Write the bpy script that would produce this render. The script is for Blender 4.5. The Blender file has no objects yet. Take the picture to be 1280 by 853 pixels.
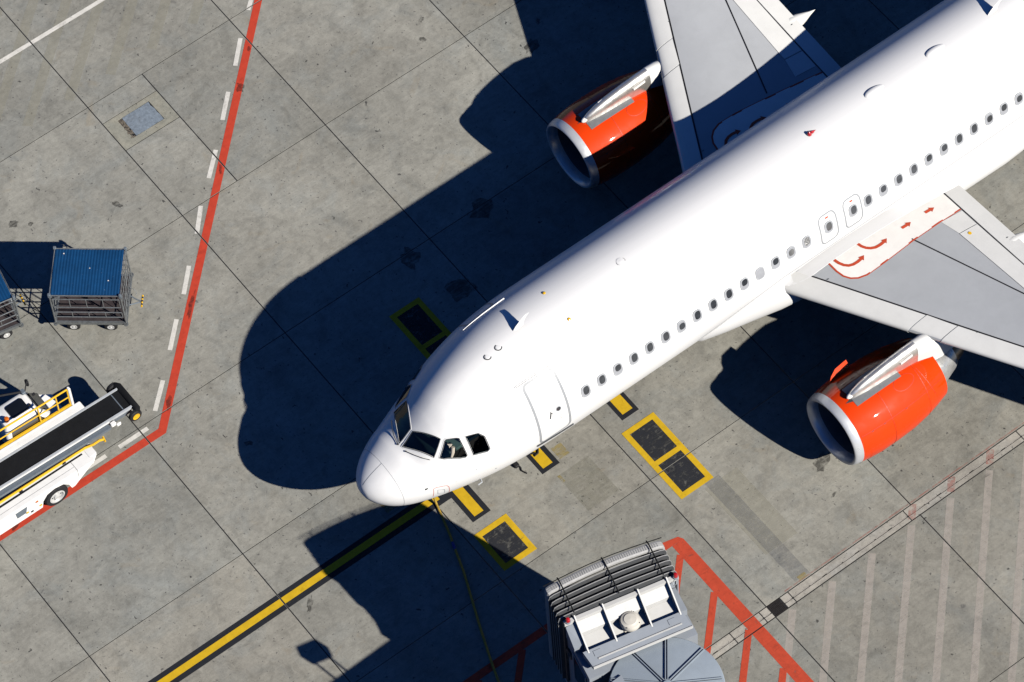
import bpy, math, random
from math import sin, cos, pi, radians, atan2, hypot, sqrt
from mathutils import Vector, Matrix
R = random.Random(7)
scene = bpy.context.scene
col = scene.collection

# ------------------------------------------------------------------ camera, sky, sun, exposure
cd = bpy.data.cameras.new('camera'); cam = bpy.data.objects.new('camera', cd); col.objects.link(cam)
cam.location = (-25.714, -47.732, 95.278)
cam.rotation_euler = (radians(32.158), radians(2.626), radians(-37.118))
cd.sensor_width = 36; cd.lens = 143.29; cd.clip_start = 1; cd.clip_end = 9000
scene.camera = cam
SUN = Vector((.43, -1.357, 1.0)).normalized()          # towards the sun
EL = math.asin(SUN.z); AZ = atan2(SUN.x, SUN.y)
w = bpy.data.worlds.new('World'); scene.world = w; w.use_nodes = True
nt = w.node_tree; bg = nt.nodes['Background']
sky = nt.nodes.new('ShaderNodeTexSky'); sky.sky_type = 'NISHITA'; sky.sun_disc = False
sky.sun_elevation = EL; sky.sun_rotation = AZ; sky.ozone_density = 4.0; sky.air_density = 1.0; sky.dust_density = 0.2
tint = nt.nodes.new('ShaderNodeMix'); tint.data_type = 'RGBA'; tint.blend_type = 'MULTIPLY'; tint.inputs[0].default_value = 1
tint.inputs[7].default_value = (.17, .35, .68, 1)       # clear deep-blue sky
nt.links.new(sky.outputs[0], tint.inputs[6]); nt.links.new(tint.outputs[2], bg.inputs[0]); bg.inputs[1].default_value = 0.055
sl = bpy.data.lights.new('sun', 'SUN'); so = bpy.data.objects.new('sun', sl); col.objects.link(so)
sl.energy = 5.0; sl.angle = radians(.5); sl.color = (1.0, .95, .87)
so.rotation_euler = SUN.to_track_quat('Z', 'Y').to_euler()
so.location = (0, -20, 40)
vs = scene.view_settings; vs.view_transform = 'Standard'; vs.look = 'None'; vs.exposure = 0.6; vs.gamma = 1.0
scene.render.engine = 'CYCLES'
scene.cycles.max_bounces = 8; scene.cycles.diffuse_bounces = 0; scene.cycles.glossy_bounces = 3; scene.cycles.transparent_max_bounces = 12

# ------------------------------------------------------------------ helpers
class MB:
    def __init__(s): s.v = []; s.f = []; s.m = []; s.cur = 0
    def add(s, vs, fs):
        o = len(s.v); s.v += [tuple(q) for q in vs]
        for f in fs: s.f.append(tuple(i + o for i in f)); s.m.append(s.cur)
        return s
    def quad(s, a, b, c, d): return s.add([a, b, c, d], [(0, 1, 2, 3)])
    def poly(s, pts): return s.add(pts, [tuple(range(len(pts)))])
    def hexa(s, p):   # 8 points: bottom 4 ccw, top 4 ccw
        return s.add(p, [(3, 2, 1, 0), (4, 5, 6, 7), (0, 1, 5, 4), (1, 2, 6, 5), (2, 3, 7, 6), (3, 0, 4, 7)])
    def box(s, x0, x1, y0, y1, z0, z1, bev=0):
        if not bev:
            return s.hexa([(x0, y0, z0), (x1, y0, z0), (x1, y1, z0), (x0, y1, z0), (x0, y0, z1), (x1, y0, z1), (x1, y1, z1), (x0, y1, z1)])
        b = bev
        def ring(e, z): return [(x0 + b * (e == 0) + (0 if e == 0 else 0), 0, z)]
        def oct_(i, z):
            a0, a1, b0, b1 = x0 + i, x1 - i, y0 + i, y1 - i
            return [(a0 + b, b0, z), (a1 - b, b0, z), (a1, b0 + b, z), (a1, b1 - b, z), (a1 - b, b1, z), (a0 + b, b1, z), (a0, b1 - b, z), (a0, b0 + b, z)]
        return s.loft([oct_(b * .6, z0), oct_(0, z0 + b), oct_(0, z1 - b), oct_(b * .6, z1)], cap=True)
    def loft(s, rings, closed=True, cap=False):
        n = len(rings[0]); vs = [q for r in rings for q in r]; fs = []
        for i in range(len(rings) - 1):
            for j in range(n if closed else n - 1):
                k = (j + 1) % n
                fs.append((i * n + j, i * n + k, (i + 1) * n + k, (i + 1) * n + j))
        if cap: fs.append(tuple(range(n - 1, -1, -1))); fs.append(tuple((len(rings) - 1) * n + j for j in range(n)))
        return s.add(vs, fs)
    def tube(s, pts, r, n=8, cap=True):
        pts = [Vector(q) for q in pts]; rings = []
        for i, q in enumerate(pts):
            t = (pts[min(i + 1, len(pts) - 1)] - pts[max(i - 1, 0)]).normalized()
            u = t.cross(Vector((0, 0, 1)))
            if u.length < .05: u = t.cross(Vector((1, 0, 0)))
            u.normalize(); v = t.cross(u)
            rr = r[i] if isinstance(r, (list, tuple)) else r
            rings.append([tuple(q + u * (rr * cos(2 * pi * k / n)) + v * (rr * sin(2 * pi * k / n))) for k in range(n)])
        return s.loft(rings, cap=cap)
    def lathe(s, c, axis, prof, n=32, cap=False):   # prof: (distance along axis, radius)
        a = Vector(axis).normalized(); u = a.cross(Vector((0, 0, 1)))
        if u.length < .05: u = a.cross(Vector((1, 0, 0)))
        u.normalize(); v = a.cross(u); c = Vector(c)
        return s.loft([[tuple(c + a * d + u * (r * cos(2 * pi * k / n)) + v * (r * sin(2 * pi * k / n))) for k in range(n)] for d, r in prof], cap=cap)
    def build(s, name, mat, parent=None, smooth=35, loc=None, kind=None, label=None):
        me = bpy.data.meshes.new(name); me.from_pydata(s.v, [], s.f)
        mats = mat if isinstance(mat, (list, tuple)) else [mat]
        for m in mats: me.materials.append(m)
        if len(mats) > 1: me.polygons.foreach_set('material_index', s.m)
        me.validate()
        import bmesh
        bm = bmesh.new(); bm.from_mesh(me); bmesh.ops.recalc_face_normals(bm, faces=bm.faces); bm.to_mesh(me); bm.free()
        if smooth:
            me.polygons.foreach_set('use_smooth', [True] * len(me.polygons)); me.set_sharp_from_angle(angle=radians(smooth))
        me.update()
        return link(name, me, parent, loc, kind, label)

def link(name, me, parent=None, loc=None, kind=None, label=None):
    o = bpy.data.objects.new(name, me); col.objects.link(o)
    if parent is not None: o.parent = parent
    if loc is not None: o.location = loc
    if kind: o['kind'] = kind
    if label: o['label'] = label
    return o
def thing(name, label, cat, loc=(0, 0, 0), rz=0, group=None):
    o = bpy.data.objects.new(name, None); col.objects.link(o); o.location = loc; o.rotation_euler = (0, 0, rz)
    o.empty_display_size = .3; tag(o, label, cat, group); return o
def tag(o, label, cat, group=None):
    o['label'] = label; o['category'] = cat
    if group: o['group'] = group
    return o

# ------------------------------------------------------------------ materials
def newmat(name):
    m = bpy.data.materials.new(name); m.use_nodes = True; n = m.node_tree
    return m, n, n.nodes['Principled BSDF'], n.nodes, n.links
def N(nodes, t, **k):
    o = nodes.new(t)
    for a, b in k.items():
        if hasattr(o, a): setattr(o, a, b)
        else: o.inputs[a].default_value = b
    return o
def mixc(nt_, a, b, fac, mode='MIX'):
    m = nt_.nodes.new('ShaderNodeMix'); m.data_type = 'RGBA'; m.blend_type = mode
    for s_, v in ((m.inputs[0], fac), (m.inputs[6], a), (m.inputs[7], b)):
        if hasattr(v, 'is_linked'): nt_.links.new(v, s_)
        else: s_.default_value = v if not isinstance(v, tuple) else (*v, 1)[:4]
    return m.outputs[2]
def noise(nt_, scale, detail=4, rough=.55, vec=None, dist=0):
    n = nt_.nodes.new('ShaderNodeTexNoise'); n.inputs['Scale'].default_value = scale; n.inputs['Detail'].default_value = detail
    n.inputs['Roughness'].default_value = rough; n.inputs['Distortion'].default_value = dist
    if vec is not None: nt_.links.new(vec, n.inputs['Vector'])
    return n.outputs['Fac']
def ramp(nt_, src, stops):
    r = nt_.nodes.new('ShaderNodeValToRGB'); e = r.color_ramp.elements
    while len(e) < len(stops): e.new(.5)
    for x, (p, c) in zip(e, stops):
        x.position = p; x.color = (*c, 1) if isinstance(c, tuple) else (c, c, c, 1)
    nt_.links.new(src, r.inputs[0]); return r.outputs[0]
def mapped(nt_, scale=(1, 1, 1), rot=(0, 0, 0), obj=False):
    if obj: src = nt_.nodes.new('ShaderNodeTexCoord').outputs['Object']
    else: src = nt_.nodes.new('ShaderNodeNewGeometry').outputs['Position']
    mp = nt_.nodes.new('ShaderNodeMapping'); mp.inputs['Scale'].default_value = scale; mp.inputs['Rotation'].default_value = rot
    nt_.links.new(src, mp.inputs[0]); return mp.outputs[0]
def bump(nt_, src, strength, dist, bsdf):
    b = nt_.nodes.new('ShaderNodeBump'); b.inputs['Strength'].default_value = strength; b.inputs['Distance'].default_value = dist
    nt_.links.new(src, b.inputs['Height']); nt_.links.new(b.outputs[0], bsdf.inputs['Normal'])

def concrete_color(nt_, base=(.30, .285, .25), tint=False):
    P = mapped(nt_)
    c = mixc(nt_, base, ramp(nt_, noise(nt_, .3, 3, .5, P), [(.3, .86), (.7, 1.12)]), 1.0, 'MULTIPLY')
    c = mixc(nt_, c, ramp(nt_, noise(nt_, 1.3, 8, .7, P, .8), [(.28, .62), (.5, 1.0), (.72, 1.2)]), .72, 'MULTIPLY')
    c = mixc(nt_, c, ramp(nt_, noise(nt_, 5, 8, .75, P, .5), [(.3, .70), (.55, 1.02), (.75, 1.16)]), .72, 'MULTIPLY')
    c = mixc(nt_, c, ramp(nt_, noise(nt_, 26, 5, .7, P), [(.25, .80), (.75, 1.18)]), .6, 'MULTIPLY')
    for rz, sc, k in ((0, (.5, 9, 1), .28), (pi / 2, (.4, 12, 1), .42), (.78, (.6, 12, 1), .25)):
        st = ramp(nt_, noise(nt_, 1.0, 7, .75, mapped(nt_, sc, (0, 0, rz)), .15), [(.3, .82), (.6, 1.06)])
        c = mixc(nt_, c, st, k, 'MULTIPLY')
    cool = ramp(nt_, noise(nt_, .7, 6, .65, mapped(nt_, (1, 1, 1), (0, 0, 1.1)), .9), [(.48, 0.), (.66, .35)])
    c = mixc(nt_, c, (.84, .94, 1.06), cool, 'MULTIPLY')
    tan = ramp(nt_, noise(nt_, .9, 6, .65, mapped(nt_, (1, 1, 1), (0, 0, 2.1)), 1.0), [(.62, 0.), (.80, .5)])
    c = mixc(nt_, c, (.225, .178, .11), tan)
    pale = ramp(nt_, noise(nt_, 1.9, 7, .7, mapped(nt_, (1, 1.6, 1), (0, 0, .5)), 1.2), [(.56, 0.), (.74, .55)])
    c = mixc(nt_, c, tuple(q * 1.3 for q in base), pale)
    # dark scuffs, blotches, specks and pits
    msk = ramp(nt_, noise(nt_, .55, 3, .6, mapped(nt_, (1, 1, 1), (0, 0, 1.0)), .5), [(.40, .12), (.60, 1.)])
    sc_ = ramp(nt_, noise(nt_, 7, 7, .8, mapped(nt_, (1, .6, 1), (0, 0, .75)), .2), [(.56, 0.), (.70, .5)])
    c = mixc(nt_, c, (.075, .075, .075), mixc(nt_, sc_, msk, 1.0, 'MULTIPLY'))
    bl = ramp(nt_, noise(nt_, 3.3, 6, .68, mapped(nt_, (1, 1.25, 1), (0, 0, .3)), .5), [(.635, 0.), (.70, .6)])
    c = mixc(nt_, c, (.075, .075, .075), mixc(nt_, bl, msk, 1.0, 'MULTIPLY'))
    sp = ramp(nt_, noise(nt_, 9.5, 3, .6, mapped(nt_, (1, 1, 1), (0, 0, .9)), .3), [(.655, 0.), (.69, .75)])
    c = mixc(nt_, c, (.055, .055, .055), sp)
    sp2 = ramp(nt_, noise(nt_, 5.2, 3, .6, mapped(nt_, (1, 1, 1), (0, 0, 1.7)), .4), [(.69, 0.), (.71, .85)])
    c = mixc(nt_, c, (.03, .03, .03), sp2)
    ps = ramp(nt_, noise(nt_, 36, 2, .5, P), [(.67, 0.), (.73, .6)])
    c = mixc(nt_, c, (.07, .068, .065), ps)
    lt = ramp(nt_, noise(nt_, 50, 2, .5, mapped(nt_, (1, 1, 1), (0, 0, .7))), [(.70, 0.), (.76, .55)])
    c = mixc(nt_, c, (.40, .385, .34), lt)
    if tint:
        oi = nt_.nodes.new('ShaderNodeObjectInfo'); c = mixc(nt_, c, oi.outputs['Color'], 1.0, 'MULTIPLY')
    return c
def mat_concrete(name, base=(.240, .236, .207), tint=False):
    m, n, b, nd, lk = newmat(name)
    lk.new(concrete_color(n, base, tint), b.inputs['Base Color']); b.inputs['Roughness'].default_value = .9
    b.inputs['Specular IOR Level'].default_value = .25
    bump(n, noise(n, 22, 6, .7, mapped(n)), .35, .01, b)
    return m
def mat_paint(name, colr, wear=.5, alpha=1.0, rough=.75):
    """ground paint: worn patches let the concrete show through (real gaps in the film)"""
    colr = tuple(q * (.78 if 'white' in name else .70) for q in colr)
    m, n, b, nd, lk = newmat(name)
    P = mapped(n)
    v = ramp(n, noise(n, 5, 6, .65, P), [(.3, .82), (.7, 1.1)])
    c = mixc(n, colr, v, .8, 'MULTIPLY')
    d = ramp(n, noise(n, 2.2, 6, .7, mapped(n, (1, 1, 1), (0, 0, 1.3)), .7), [(.58, 0.), (.72, .45)])
    c = mixc(n, c, tuple(q * .45 for q in colr), d)
    rb = ramp(n, noise(n, 1.0, 5, .6, mapped(n, (.9, 5, 1), (0, 0, .95)), .4), [(.66, 0.), (.73, .75)])
    c = mixc(n, c, (.05, .045, .04), rb)
    lk.new(c, b.inputs['Base Color']); b.inputs['Roughness'].default_value = rough; b.inputs['Specular IOR Level'].default_value = .3
    a1 = ramp(n, noise(n, 4.5, 9, .78, P, .3), [(.62 - .16 * wear, 1.), (.80 - .2 * wear, 1. - min(1, wear))])
    a2 = ramp(n, noise(n, 1.0, 8, .78, mapped(n, (1.0, 16, 1), (0, 0, pi / 2))), [(.62 - .14 * wear, 1.), (.82 - .2 * wear, 1. - wear * .85)])
    a = mixc(n, a1, a2, 1.0, 'MULTIPLY')
    if alpha < 1: a = mixc(n, a, (alpha,) * 3, 1.0, 'MULTIPLY')
    lk.new(a, b.inputs['Alpha'])
    return m
KA = .66     # the exposure is set for the photograph's bright look; paints keep their real, darker albedo
ALB = {'wing_grey_paint': .92, 'slat_paint': 1.12, 'walkway_white': 1.12, 'loader_white': 1.0, 'bridge_white': .78, 'canopy_bumper': .66, 'canopy_fabric': .42, 'cream_cap': .85, 'bare_lip_metal': .9, 'light_grey_trim': .95, 'window_reveal': .95, 'yellow_enamel': .85, 'wheel_rim': .9, 'pylon_metal': 1.1, 'core_metal': 1.0, 'rotunda_grey': .78, 'bridge_grey': .72, 'steel_plate': .66, 'galvanised_steel': .58}
def mat_plain(name, c, rough=.5, metal=0, spec=.5, coat=0, var=.12, vs_=6, dirt=0, bumpy=0):
    c = tuple(q * ALB.get(name, KA) for q in c)
    m, n, b, nd, lk = newmat(name)
    v = ramp(n, noise(n, vs_, 5, .65, mapped(n, obj=True)), [(.3, 1 - var), (.7, 1 + var * .5)])
    cc = mixc(n, c, v, 1.0, 'MULTIPLY')
    if dirt:
        d = ramp(n, noise(n, 2.3, 7, .72, mapped(n, (1, 1, .5), (0, 0, .4), obj=True), .8), [(.5, 0.), (.75, dirt)])
        cc = mixc(n, cc, (.09, .08, .07), d)
    lk.new(cc, b.inputs['Base Color'])
    rr = ramp(n, noise(n, vs_ * 1.7, 4, .6, mapped(n, obj=True)), [(.3, max(.03, rough * .8)), (.7, min(1, rough * 1.25))])
    lk.new(rr, b.inputs['Roughness']); b.inputs['Metallic'].default_value = metal; b.inputs['Specular IOR Level'].default_value = spec
    b.inputs['Coat Weight'].default_value = coat; b.inputs['Coat Roughness'].default_value = .03
    if bumpy: bump(n, noise(n, 30, 4, .6, mapped(n, obj=True)), bumpy, .005, b)
    return m

M = {}
M['slab'] = mat_concrete('slab_concrete', tint=True)
M['ground'] = mat_concrete('apron_concrete')
M['kerb'] = mat_concrete('drain_concrete', (.33, .31, .27))
M['seal'] = mat_plain('joint_sealant', (.012, .012, .013), .7)
M['red'] = mat_paint('red_paint', (.62, .062, .028), .35)
M['red2'] = mat_paint('worn_red_paint', (.60, .075, .032), .5)
M['white'] = mat_paint('white_line_paint', (.74, .72, .66), .5)
M['yellow'] = mat_paint('yellow_paint', (.74, .47, .012), .35)
M['black'] = mat_paint('black_paint', (.016, .018, .024), .45)
M['blackw'] = mat_paint('worn_black_paint', (.022, .024, .03), .75)
M['ghostw'] = mat_paint('faded_white_paint', (.60, .54, .48), .6, .5)
M['ghostc'] = mat_paint('faded_cream_paint', (.50, .48, .38), .5, .36)
M['ghostg'] = mat_paint('faded_grey_paint', (.20, .215, .24), .7, .24)
M['ghosto'] = mat_paint('faded_olive_patch', (.27, .26, .17), .8, .18)
M['ghosty'] = mat_paint('faded_yellow_paint', (.50, .38, .10), .9, .5)
M['ghostr'] = mat_paint('faded_red_paint', (.60, .16, .12), .95, .38)
M['oil'] = mat_paint('oil_stain', (.03, .028, .026), .9, .5)
M['plate'] = mat_plain('steel_plate', (.30, .36, .42), .55, .1, .5, 0, .4, 9, .4, .3)
M['rubble'] = mat_plain('broken_mortar', (.22, .19, .15), .95, 0, .2, 0, .6, 22, 0, .8)
M['grate'] = mat_plain('cast_iron', (.035, .028, .026), .6, .4, .5)
M['slotsteel'] = mat_plain('slot_steel', (.62, .58, .52), .45, .2, .5, 0, .4, 3)
M['skin'] = None
def mat_skin():
    m, n, b, nd, lk = newmat('white_aircraft_paint')
    st = ramp(n, noise(n, 1.0, 5, .6, mapped(n, (.25, 6, 6), obj=True)), [(.3, .96), (.7, 1.0)])
    c = mixc(n, (.70, .70, .692), st, 1.0, 'MULTIPLY')
    lk.new(c, b.inputs['Base Color']); b.inputs['Roughness'].default_value = .42; b.inputs['Specular IOR Level'].default_value = .35
    b.inputs['Coat Weight'].default_value = .15; b.inputs['Coat Roughness'].default_value = .08
    bump(n, noise(n, .9, 3, .5, mapped(n, (.6, 1, 1), obj=True)), .05, .02, b)
    return m
M['skin'] = mat_skin()
M['dgrey'] = mat_plain('dark_grey_trim', (.06, .065, .07), .5)
M['lgrey'] = mat_plain('light_grey_trim', (.40, .42, .44), .4)
M['outline'] = mat_plain('door_outline_grey', (.41, .43, .45), .45)
M['wing'] = mat_plain('wing_grey_paint', (.40, .415, .43), .38, 0, .5, .2, .06, 1.2, .05)
M['slat'] = mat_plain('slat_paint', (.56, .56, .54), .36, 0, .5, .2, .05, 2, .04)
M['panelw'] = mat_plain('walkway_white', (.72, .70, .66), .5, 0, .4, 0, .06, 3, .06)
M['wline'] = mat_plain('wing_seal_black', (.008, .008, .01), .5)
M['redmark'] = mat_plain('red_marking', (.72, .09, .03), .5)
M['orange'] = mat_plain('orange_cowl_paint', (.92, .060, .002), .45, 0, .06, .6, .05, 1.5)
M['odark'] = mat_plain('dark_orange_seam', (.50, .028, .002), .5)
M['lip'] = mat_plain('bare_lip_metal', (.62, .64, .66), .34, .35, .5, 0, .08, 3)
M['pylon'] = mat_plain('pylon_metal', (.66, .64, .60), .34, .85, .5, 0, .12, 3)
M['pylonp'] = mat_plain('pylon_grey', (.30, .31, .32), .4, .3)
M['duct'] = mat_plain('intake_duct', (.16, .18, .2), .45, .2)
M['fan'] = mat_plain('fan_titanium', (.05, .052, .056), .35, .7)
M['core'] = mat_plain('core_metal', (.55, .55, .54), .3, .7)
M['hot'] = mat_plain('bronzed_nozzle', (.40, .33, .25), .35, .9)
M['pane'] = mat_plain('cabin_pane', (.055, .062, .072), .12, 0, .6, .5, .5, 4)
M['reveal'] = mat_plain('window_reveal', (.30, .31, .33), .5)
def mat_glass():
    m, n, b, nd, lk = newmat('cockpit_glass')
    tr = N(nd, 'ShaderNodeBsdfTransparent'); tr.inputs[0].default_value = (.30, .42, .44, 1)
    gl = N(nd, 'ShaderNodeBsdfGlossy'); gl.inputs['Roughness'].default_value = .03
    fr = N(nd, 'ShaderNodeFresnel'); fr.inputs[0].default_value = 1.6
    mx = N(nd, 'ShaderNodeMixShader'); lk.new(fr.outputs[0], mx.inputs[0]); lk.new(tr.outputs[0], mx.inputs[1]); lk.new(gl.outputs[0], mx.inputs[2])
    lk.new(mx.outputs[0], nd['Material Output'].inputs[0]); return m
M['glass'] = mat_glass()
M['interior'] = mat_plain('cockpit_lining', (.05, .06, .065), .8)
M['seatfab'] = mat_plain('seat_cover', (.62, .55, .45), .9)
M['tyre'] = mat_plain('tyre_rubber', (.018, .018, .02), .75, 0, .4)
M['rim'] = mat_plain('wheel_rim', (.62, .62, .6), .4, .2)
M['galv'] = mat_plain('galvanised_steel', (.42, .45, .46), .42, .65, .5, 0, .3, 12, .3)
M['bluetarp'] = None
def mat_tarp():
    m, n, b, nd, lk = newmat('blue_roof_sheet')
    c = mixc(n, (.003, .040, .115), ramp(n, noise(n, 3, 6, .65, mapped(n, obj=True)), [(.3, .8), (.7, 1.2)]), 1.0, 'MULTIPLY')
    d = ramp(n, noise(n, 28, 3, .5, mapped(n, obj=True)), [(.72, 0.), (.78, .5)])
    c = mixc(n, c, (.3, .4, .5), d)
    lk.new(c, b.inputs['Base Color']); b.inputs['Roughness'].default_value = .45
    return m
M['bluetarp'] = mat_tarp()
M['cartfloor'] = mat_plain('cart_floor', (.055, .042, .045), .8, 0, .3, 0, .4, 6, .3)
M['yel'] = mat_plain('yellow_enamel', (.80, .46, .012), .4, 0, .5, .3, .1, 8, .15)
M['loader'] = mat_plain('loader_white', (.74, .735, .71), .4, 0, .5, .2, .06, 4, .12)
M['belt'] = mat_plain('rubber_belt', (.010, .011, .013), .8, 0, .2, 0, .3, 4)
M['steelgrey'] = mat_plain('grey_steel', (.20, .24, .28), .5, .2)
M['darkglass'] = mat_plain('dark_glass', (.010, .012, .014), .08, 0, .6, .5)
M['amber'] = mat_plain('amber_lens', (.75, .17, .01), .25)
M['redlens'] = mat_plain('red_lens', (.55, .012, .02), .2, 0, .5, .6)
M['jetwhite'] = mat_plain('bridge_white', (.62, .62, .60), .5, 0, .4, 0, .06, 4, .10)
M['jetgrey'] = mat_plain('bridge_grey', (.34, .375, .42), .5, 0, .4, 0, .07, 3, .08)
M['jetcon'] = mat_plain('rotunda_grey', (.33, .385, .44), .45, 0, .45, .1, .08, 1.2, .10)
M['fold'] = mat_plain('canopy_fabric', (.10, .107, .115), .75, 0, .3, 0, .2, 8, .3, .3)
M['fold2'] = mat_plain('bumper_rib_grey', (.26, .265, .27), .7)
M['foldw'] = mat_plain('canopy_bumper', (.50, .50, .49), .7, 0, .3, 0, .12, 14, .2, .3)
M['dark'] = mat_plain('dark_wall', (.035, .042, .055), .6)
M['beige'] = mat_plain('cream_cap', (.62, .59, .52), .5, 0, .4, 0, .05, 5, .1)
M['hose'] = mat_plain('yellow_hose', (.55, .36, .05), .6, 0, .4, 0, .3, 20)
M['sleeve'] = mat_plain('blue_sleeve', (.03, .06, .35), .6)

# ------------------------------------------------------------------ apron: slabs, joints, drain
XS = [-32.7, -27.7, -22.7, -17.7, -12.7, -7.712, -2.734, 2.233, 7.227, 12.206, 17.17, 22.133, 27.13, 32.13, 37.13, 42.13]
YS = [-33.5, -28.5, -23.5, -18.5, -13.482, -8.52, -8.12, -3.152, 1.877, 6.887, 11.919, 16.735, 21.73, 26.73, 31.73]
gx, gy = .0145, .0105
cells = []   # x0,x1,y0,y1
for i in range(len(XS) - 1):
    for j in range(len(YS) - 1):
        if YS[j] == -8.52: continue
        x0, x1, y0, y1 = XS[i], XS[i + 1], YS[j], YS[j + 1]
        if abs(x0 - 2.233) < .01 and abs(y0 - 11.919) < .01:
            cells += [(4.13, x1, y0, y1), (x0, 4.13, y0, 14.79), (x0, 4.13, 15.98, y1)]   # the pit panel sits between
        else: cells.append((x0, x1, y0, y1))
PIT = (2.233, 4.13, 14.79, 15.98)
BIG = (XS[0], XS[-1], YS[0], YS[-1])
ap = MB()
x0, x1, y0, y1 = BIG; F = 4000
ap.cur = 0
for a in ((-F, F, -F, y0), (-F, F, y1, F), (-F, x0, y0, y1), (x1, F, y0, y1)):
    ap.poly([(a[0], a[2], 0), (a[1], a[2], 0), (a[1], a[3], 0), (a[0], a[3], 0)])
ap.cur = 1
ap.poly([(x0, y0, -.006), (x1, y0, -.006), (x1, y1, -.006), (x0, y1, -.006)])
apron = ap.build('apron', [M['ground'], M['seal']], None, 0, kind='structure', label='grey concrete airport apron of large square slabs')
def slab(c, name='concrete_slab', mat=None, tint=None, bev=.002):
    x0, x1, y0, y1 = c[0] + gx, c[1] - gx, c[2] + gy, c[3] - gy
    def rg(i, z): return [(x0 + i, y0 + i, z), (x1 - i, y0 + i, z), (x1 - i, y1 - i, z), (x0 + i, y1 - i, z)]
    b = MB(); b.loft([rg(0, -.029), rg(0, -.003), rg(bev, 0)]); n = len(b.v); b.f.append((n - 4, n - 3, n - 2, n - 1)); b.m.append(0)
    o = b.build(name, mat or M['slab'], apron, 0)
    if tint is None:
        g = R.uniform(.90, 1.08); q = R.uniform(-.015, .015)
        my = (c[2] + c[3]) / 2
        if my < 2: g *= .97; q += .012
        elif my < 7 or my > 12: q -= .004
        tint = (g + q, g, g - q, 1)
    o.color = tint
    return o
for c in cells: slab(c)
# pit panel with a hole for the steel plate, the plate set into it, broken mortar beside it
b = MB(); o_ = [(PIT[0] + gx, PIT[2] + gy), (PIT[1] - gx, PIT[2] + gy), (PIT[1] - gx, PIT[3] - gy), (PIT[0] + gx, PIT[3] - gy)]; i_ = [(2.66, 15.02), (3.745, 15.01), (3.735, 15.815), (2.64, 15.80)]
b.loft([[(x, y, -.029) for x, y in o_], [(x, y, 0) for x, y in o_], [(x, y, 0) for x, y in i_], [(x, y, -.029) for x, y in i_]])
pit = b.build('concrete_slab', M['slab'], apron, 0); pit.color = (1.1, 1.08, 1.0, 1)
b = MB(); jag = [(2.775, 15.035), (3.1, 15.02), (3.5, 15.03), (3.72, 15.02), (3.735, 15.2), (3.715, 15.35), (3.725, 15.5), (3.69, 15.66), (3.715, 15.80), (3.4, 15.79), (3.0, 15.80), (2.79, 15.795)]
b.loft([[(x, y, -.03) for x, y in jag], [(x, y, .006) for x, y in jag]]); b.poly([(x, y, .006) for x, y in jag])
b.build('pit_cover', M['plate'], apron, 0, label='blue-grey steel cover plate with ragged edge set in the concrete')
b = MB()
for _ in range(70):
    x, y, s = R.uniform(2.64, 2.78), R.uniform(15.04, 15.78), R.uniform(.012, .035)
    b.box(x - s, x + s, y - s * R.uniform(.5, 1), y + s, -.03, R.uniform(-.004, .008))
b.build('broken_mortar', M['rubble'], apron, 0, kind='stuff')
# slot drain along y = -8.12 .. -8.52
cx = [-15.96, -11.98, -8, -4, 0.0, 1.98, 5.965, 6.965, 7.23, 7.665, 7.95, 11.92, 15.9, 19.88, 23.86, 27.84, 31.8]
for i in range(len(cx) - 1):
    a, c = cx[i] + .014, cx[i + 1] - .014
    if abs(cx[i] - 7.23) < .001:
        g = MB(); g.box(a, c, -8.515, -8.125, -.029, -.02)
        for k in range(9):
            x = a + .015 + k * (c - a - .03) / 9; g.box(x, x + .022, -8.505, -8.135, -.02, .002)
        for y in (-8.505, -8.33, -8.16): g.box(a, c, y, y + .022, -.019, .0035)
        g.build('drain_grate', M['grate'], apron, 0, label='dark square iron grate in the slot drain')
        continue
    d = MB(); d.box(a, c, -8.335, -8.142, -.029, .003); d.box(a, c, -8.498, -8.372, -.029, .003)
    ch = d.build('drain_channel', M['kerb'], apron, 0)
    s_ = MB(); L_ = c - a; k = max(1, int(L_ / .5))
    for q in range(k):
        s_.box(a + q * L_ / k + .02, a + (q + 1) * L_ / k - (.13 if q % 2 else .03), -8.352, -8.3365, -.025, .005)
    s_.build('slot_edge', M['slotsteel'], ch, 0)

def clip(poly, c):
    x0, x1, y0, y1 = c
    for ax, s, lim in ((0, 1, x0), (0, -1, x1), (1, 1, y0), (1, -1, y1)):
        out = []
        for i in range(len(poly)):
            p, q = poly[i], poly[(i + 1) % len(poly)]
            dp, dq = s * (p[ax] - lim), s * (q[ax] - lim)
            if dp >= 0: out.append(p)
            if (dp >= 0) != (dq >= 0):
                t = dp / (dp - dq); out.append((p[0] + t * (q[0] - p[0]), p[1] + t * (q[1] - p[1])))
        poly = out
        if len(poly) < 3: return []
    return poly
ALL = cells + [PIT] + [(a, c, -8.52, -8.12) for a, c in zip(cx[:-1], cx[1:])]
def mark(name, polys, mat, z, label=None, drain=False, whole=False):
    b = MB()
    for po in polys:
        if whole: b.poly([(x, y, z) for x, y in po]); continue
        for c in ALL:
            if c[2] == -8.52 and not drain: continue
            q = clip(po, (c[0] + gx + .008, c[1] - gx - .008, c[2] + gy + .006, c[3] - gy - .006))
            if len(q) > 2: b.poly([(x, y, z + (.004 if c[2] == -8.52 else 0)) for x, y in q])
    if not b.f: return None
    return b.build(name, mat, apron, 0, label=label)
def band(p, q, wd, e0=0, e1=0):
    d = Vector((q[0] - p[0], q[1] - p[1])).normalized(); n_ = Vector((-d.y, d.x)) * wd / 2
    a = Vector(p) - d * e0; c = Vector(q) + d * e1
    return [tuple(a - n_), tuple(c - n_), tuple(c + n_), tuple(a + n_)]
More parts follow.
